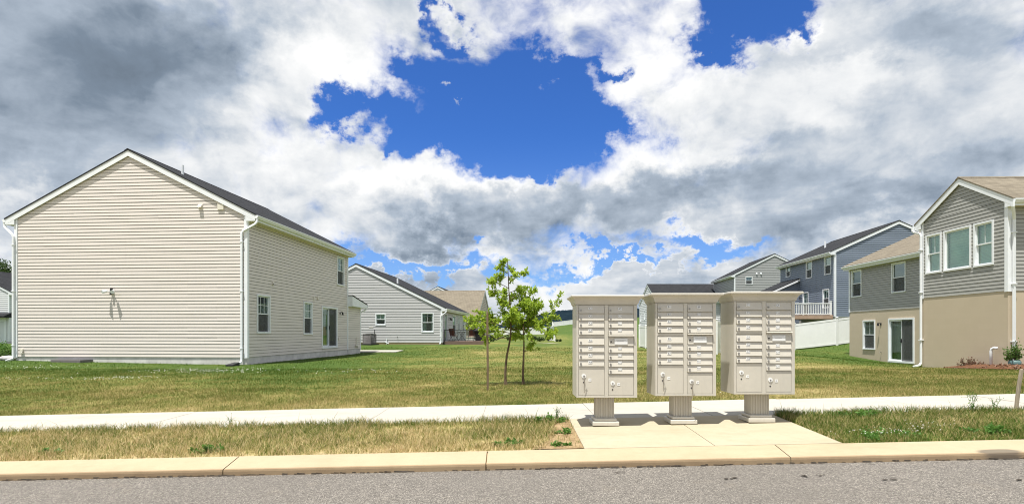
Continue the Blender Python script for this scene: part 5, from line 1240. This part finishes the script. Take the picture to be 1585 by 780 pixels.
def big_tree(label, x, y, h, cr, seed, group):
    random.seed(seed); z0 = lz(x, y) if abs(x) < 80 else .5; root = thing('broadleaf_tree', label, 'tree', (x, y, z0), 0, group); mb = MB(); lv = Leaves()
    mb.tube([(0, 0, -.2), (.1, 0, h * .3), (.0, .1, h * .75)], [.22, .17, .05], 8); cl = []
    for k in range(26):
        d = rdir(.2); c = Vector((d.x * cr * random.uniform(.3, .95), d.y * cr * random.uniform(.3, .95), h * .62 + d.z * h * .33 * random.uniform(.4, 1))); cl.append((c, random.uniform(.22, .42) * cr)); mb.tube([(0.05, .05, h * random.uniform(.28, .55)), c * .6 + Vector((0, 0, h * .22)), c], [.07, .045, .015], 5)
    for c, r in cl:
        for k in range(190):
            d = rdir(.25); lv.leaf(c + d * r * random.uniform(.55, 1.08), rdir(), (d + rdir() * .6), .34, .2, min(1, max(0, random.gauss(.45, .28))), 'oval')
    mb.build('trunk', 'bark', root); lv.build('crown', 'dark_leaf', root)
def stake(name, label, loc, h, r, tilt=(0, 0), mat='stakewood', group=None):
    root = thing(name, label, 'stake', loc, 0, group); mb = MB(); t = Vector((tilt[0], tilt[1], h))
    path = [Vector((0, 0, -.1)), t * .33 + Vector((.003, 0, 0)), t * .66 - Vector((.002, 0, 0)), t - Vector((0, 0, .02)), t]
    mb.tube(path, [r, r, r, r, r * .8], 4, square=True); mb.build('post', mat, root, bevel=.004); return root
def weed(label, x, y, h, n, seed):
    random.seed(seed); z = float(verge_z(x, y)) - .01; root = thing('tall_weed', label, 'weed', (x, y, z), 0, 'tall weeds on the verge'); mb = MB(); lv = Leaves()
    for k in range(n):
        an = random.uniform(0, 6.28); t = Vector((math.cos(an) * h * random.uniform(.1, .5), math.sin(an) * h * random.uniform(.05, .3), h * random.uniform(.6, 1.0))); mid = t * .5 + Vector((0, 0, h * .12)); mb.tube([(0, 0, 0), mid, t], [.0028, .002, .001], 4)
        for q in range(9):
            f = random.uniform(.15, 1); p = Vector((0, 0, 0)).lerp(mid, f * 2) if f < .5 else mid.lerp(t, f * 2 - 1)
            lv.leaf(p, rdir(.6), rdir(.5), random.uniform(.012, .035) * (1.4 - f), .012, random.random(), 'oval')
        for q in range(5):
            d = rdir(.8); mb.tube([t * .85, t * .85 + d * .06], [.0014, .0008], 3); lv.leaf(t * .85 + d * .06, d, rdir(), .012, .008, random.random(), 'oval')
    mb.build('stems', 'weed_leaf', root); lv.build('leaves', 'weed_leaf', root)
def make_plants():
    z = 0
    young_tree('taller young oak with a curved trunk, nearest the tan wooden stake', -.135, 12.45, [(0, 0, -.05), (-.01, 0, .25), (.02, 0, .6), (.10, 0, 1.05), (.11, .02, 1.5), (.07, .02, 2.0), (.05, 0, 2.45), (.03, 0, 2.72)],
        [(1.0, 175, .62, .0), (1.05, 70, .35, .1), (1.12, 195, .7, .15), (1.2, 20, .55, .1), (1.22, 178, 1.0, .22), (1.32, 280, .5, .15), (1.4, 165, .85, .30), (1.45, 340, .55, .25), (1.55, 100, .5, .3), (1.62, 15, .7, .3), (1.7, 240, .5, .35), (1.85, 350, .52, .3), (1.95, 185, .48, .25), (2.0, 30, .42, .4), (2.1, 170, .50, .35), (2.2, 300, .3, .5), (2.35, 5, .33, .35), (2.42, 180, .25, .6), (2.5, 60, .16, .7), (2.55, 200, .2, .6)], 3, 5, 'young street trees on the lawn')
    young_tree('shorter young oak with a straight trunk, second from the tan wooden stake', .25, 12.40, [(0, 0, -.05), (-.012, 0, .2), (.0, 0, .5), (.01, 0, .9), (.0, .02, 1.25), (.03, .02, 1.62)],
        [(.72, 10, .34, -.12), (.80, 350, .16, .1), (1.0, 200, .25, .1), (1.1, 355, .75, .28), (1.18, 120, .4, .2), (1.22, 10, .72, .15), (1.3, 260, .45, .3), (1.35, 350, .8, .32), (1.42, 170, .4, .3), (1.5, 30, .55, .5), (1.55, 300, .4, .6), (1.6, 80, .3, .8)], 3, 9, 'young street trees on the lawn')
    sx, sy = -.485, 11.35; stake('tree_stake', 'tall tan wooden stake in the lawn beside the young oaks', (sx, sy, lz(sx, sy) - .02), 1.58, .028, (-.005, 0))
    t = thing('tie_strap', 'dark strap tying the tan stake to the young oaks', 'strap', (sx, sy, lz(sx, sy) + 1.08)); mb = MB(); zt = 0.0
    mb.tube([(-.035, -.03, .0), (.02, -.045, .005), (.05, .0, .0), (.16, .35, -.09), (.33, 1.0, -.02), (.42, 1.13, .02), (.72, 1.06, .02), (.76, 1.02, .03)], .011, 6); ob = mb.build('strap_loop', 'rope', t, smooth=True)
    x = 6.44; stake('survey_stake', 'short grey weathered stake leaning by the sidewalk at the right edge', (x, 7.28, float(verge_z(x, 7.28)) - .03), .56, .024, (.085, 0), 'greystake')
    weed('tall wispy weed against the sidewalk on the right verge', 5.87, 7.26, .27, 7, 3); weed('smaller wispy weed just right of the tall one on the right verge', 6.12, 7.22, .19, 4, 4); weed('wispy weed over the bare soil by the first mailbox', .56, 7.28, .15, 5, 6); weed('thin weed on the long left verge against the sidewalk', -3.62, 7.30, .16, 3, 8)
    for lab, x, y, rx, h, n, sd in (('bright green weed clump in the dry left verge by the kerb', -3.22, 6.02, .14, .08, 110, 1), ('small green weed clump near the left edge of the verge', -4.95, 6.10, .10, .07, 60, 2), ('low green weed clump left of the bare soil', -.05, 6.05, .13, .06, 100, 3), ('green weed clump at the back of the verge by the bare soil', .46, 7.18, .17, .10, 160, 4), ('leafy clover clump by the pad edge on the right verge', 3.95, 6.05, .30, .05, 260, 5), ('bright weed clump in front of the tall wispy weed', 5.15, 6.12, .22, .09, 220, 6), ('small weed clump on the bare soil by the pad', .50, 5.92, .09, .05, 50, 7), ('leafy weed clump midway along the right verge by the sidewalk', 4.35, 7.05, .28, .09, 240, 8), ('dark green weed clump on the bare soil near the pad corner', .62, 6.5, .10, .06, 70, 9)):
        clump_plant('weed_clump', lab, 'weed', (x, y, float(verge_z(x, y)) - .01), rx * 1.35, rx * .75, h * 1.15, int(n * 1.6), 'weed_leaf', .036, .026, 'oval', sd, 8, 'weed clumps on the verge', stem_mat='weed_leaf')
    # beds by the walk-out house
    mb = MB(); lv = Leaves()
    poly = [(15.5, 20.5), (15.35, 19.6), (15.3, 18.6), (15.2, 17.7), (16.0, 17.2), (17.5, 17.0), (20.0, 16.9), (24, 16.9), (24, 18.78), (16.38, 18.78), (16.41, 20.5)]
    c = (16.2, 18.2, lz(16.2, 18.2) + .12)
    zb = lambda x, y: lz(x, y) + .02
    cen = [(16.1, 18.3)]
    ring2 = [(x + (16.6 - x) * .35, y + (18.2 - y) * .35) if x < 20 else (x, y * .5 + 18.0 * .5) for x, y in poly]
    for i in range(len(poly)):
        j = (i + 1) % len(poly); a, b2 = poly[i], poly[j]; a2, b3 = ring2[i], ring2[j]
        mb.face([(a[0], a[1], zb(*a)), (b2[0], b2[1], zb(*b2)), (b3[0], b3[1], zb(*b3) + .12), (a2[0], a2[1], zb(*a2) + .12)]); mb.face([(a2[0], a2[1], zb(*a2) + .12), (b3[0], b3[1], zb(*b3) + .12), c])
    kind(mb.build('mulch_bed', 'mulch'), 'structure')
    random.seed(4)
    for k in range(1500):
        x = random.uniform(15.3, 19.5); y = random.uniform(17.0, 18.7) if x > 16.3 or random.random() < .6 else random.uniform(17.3, 20.4); p = Vector((x, y, lz(x, y) + .03 + .10 * max(0, 1 - abs(y - 18.0) / 1.0) + random.uniform(0, .03))); lv.leaf(p, rdir(-.2), rdir(2), .07, .025, random.random(), 'quad')
    kind(lv.build('mulch_chips', 'mulch_chip'), 'stuff')
    clump_plant('barberry_shrub', 'low reddish shrub against the tan basement wall', 'shrub', (15.95, 19.75, lz(15.95, 19.75)), .42, .38, .42, 700, 'red_leaf', .05, .03, 'oval', 11, 26)
    clump_plant('leafy_shrub', 'upright leafy green shrub at the corner of the walk-out house', 'shrub', (16.18, 18.3, lz(16.18, 18.3) + .22), .25, .25, .78, 620, 'shrub_leaf', .075, .045, 'oval', 12, 14)
    t = thing('plant_pot', 'blue green pot under the upright leafy shrub', 'pot', (16.18, 18.3, lz(16.18, 18.3) + .05)); mb = MB(); mb.lathe((0, 0, 0), [(.11, 0), (.16, .08), (.17, .18), (.13, .23)], 16); mb.build('bowl', 'potgreen', t, smooth=True)
    t = thing('drain_pipe', 'white elbow pipe rising from the bed by the tan basement wall', 'pipe', (16.22, 19.25, lz(16.22, 19.25))); mb = MB(); mb.tube([(0, 0, -.1), (0, 0, .58), (.01, -.02, .66), (.03, -.10, .70), (.03, -.2, .69)], .045, 10); mb.build('elbow_pipe', 'trim', t, smooth=True)
    # far lawn shrubs
    for lab, px, Y, rx, h, n, sd, cone in (('cone shaped evergreen on the far lawn', 848.5, 60, .55, 1.55, 900, 21, True), ('round dark shrub behind the shorter oak trunk', 823, 60, .6, .85, 600, 22, False), ('low reddish green shrub left of the cone shaped evergreen', 836, 60, .55, .5, 500, 23, False), ('dark shrub just right of the covered grill', 758, 56, .6, .75, 600, 24, False), ('tiny dark shrub on the far lawn, right of the cone shaped evergreen', 862.5, 60, .16, .22, 120, 25, False), ('tiny dark shrub on the far lawn, farthest right', 867.5, 60, .16, .22, 120, 26, False), ('low shrub under the oaks between the round dark shrub and the grill', 790, 62, .7, .6, 500, 27, False)):
        x = pick(px, Y); clump_plant('garden_shrub', lab, 'shrub', (x, Y, lz(x, Y)), rx, rx, h, n, 'dark_leaf', .14, .08, 'oval', sd, 18, 'shrubs on the far lawn', cone)
    clump_plant('foundation_shrub', 'dark green shrub at the left corner of the cream house', 'shrub', (-21.2, 24.2, lz(-21.2, 24.2)), .65, .6, .62, 900, 'shrub_leaf', .07, .05, 'oval', 31, 20)
    clump_plant('foundation_shrub', 'pale flowering shrub at the left edge beyond the cream house', 'shrub', (-23.9, 26.6, lz(-23.9, 26.6)), .8, .6, .7, 900, 'weed_leaf', .07, .05, 'oval', 32, 20)
    t = thing('pale_rock', 'pale rounded rock by the left downspout of the cream house', 'rock', (-20.0, 22.6, lz(-20.0, 22.6))); mb = MB(); random.seed(2); mb.lathe((0, 0, -.03), [(.2, 0), (.27, .06), (.25, .13), (.15, .19), (.05, .205)], 14); mb.v = [(a * 1.3 + random.uniform(-.02, .02), b + random.uniform(-.02, .02), c_ + random.uniform(-.012, .012)) for a, b, c_ in mb.v]; mb.build('stone', 'rock', t, smooth=True)
    for lab, x, y, h, cr, sd in (('dark leafy tree behind the white garage house, at the left edge', -69, 76, 10.5, 4.5, 41), ('leafy tree right behind the roof of the white garage house', -62.5, 74, 9.4, 4.0, 42)): big_tree(lab, x, y, h, cr, sd, 'trees behind the garage house')
    # splash block under the cream house's downspout
    t = thing('splash_block', 'dark splash block at the foot of the cream house downspout', 'splash block', (-10.25, 20.95, lz(-10.25, 20.95))); mb = MB(); mb.hexa([(-.13, -.35, -.02), (.13, -.35, -.02), (.10, .25, -.02), (-.10, .25, -.02), (-.14, -.35, .05), (.14, -.35, .05), (.10, .25, .11), (-.10, .25, .11)]); mb.build('block', 'blackplastic', t, bevel=.01)
make_materials(); M['lapshade'] = paint('lap_shade', (0.10, 0.095, 0.085), rough=0.9, spec=0.05, var=0.1); M['dirt'] = paint('gutter_dirt', (0.06, 0.05, 0.04), rough=1.0, spec=0.05, var=0.3)  # siding shade, between and under the boards, is put in as dark colour
make_ground_mats(); make_ground(); make_grass(); make_mailboxes(); make_houses(); make_fences(); make_deck(); make_plants()
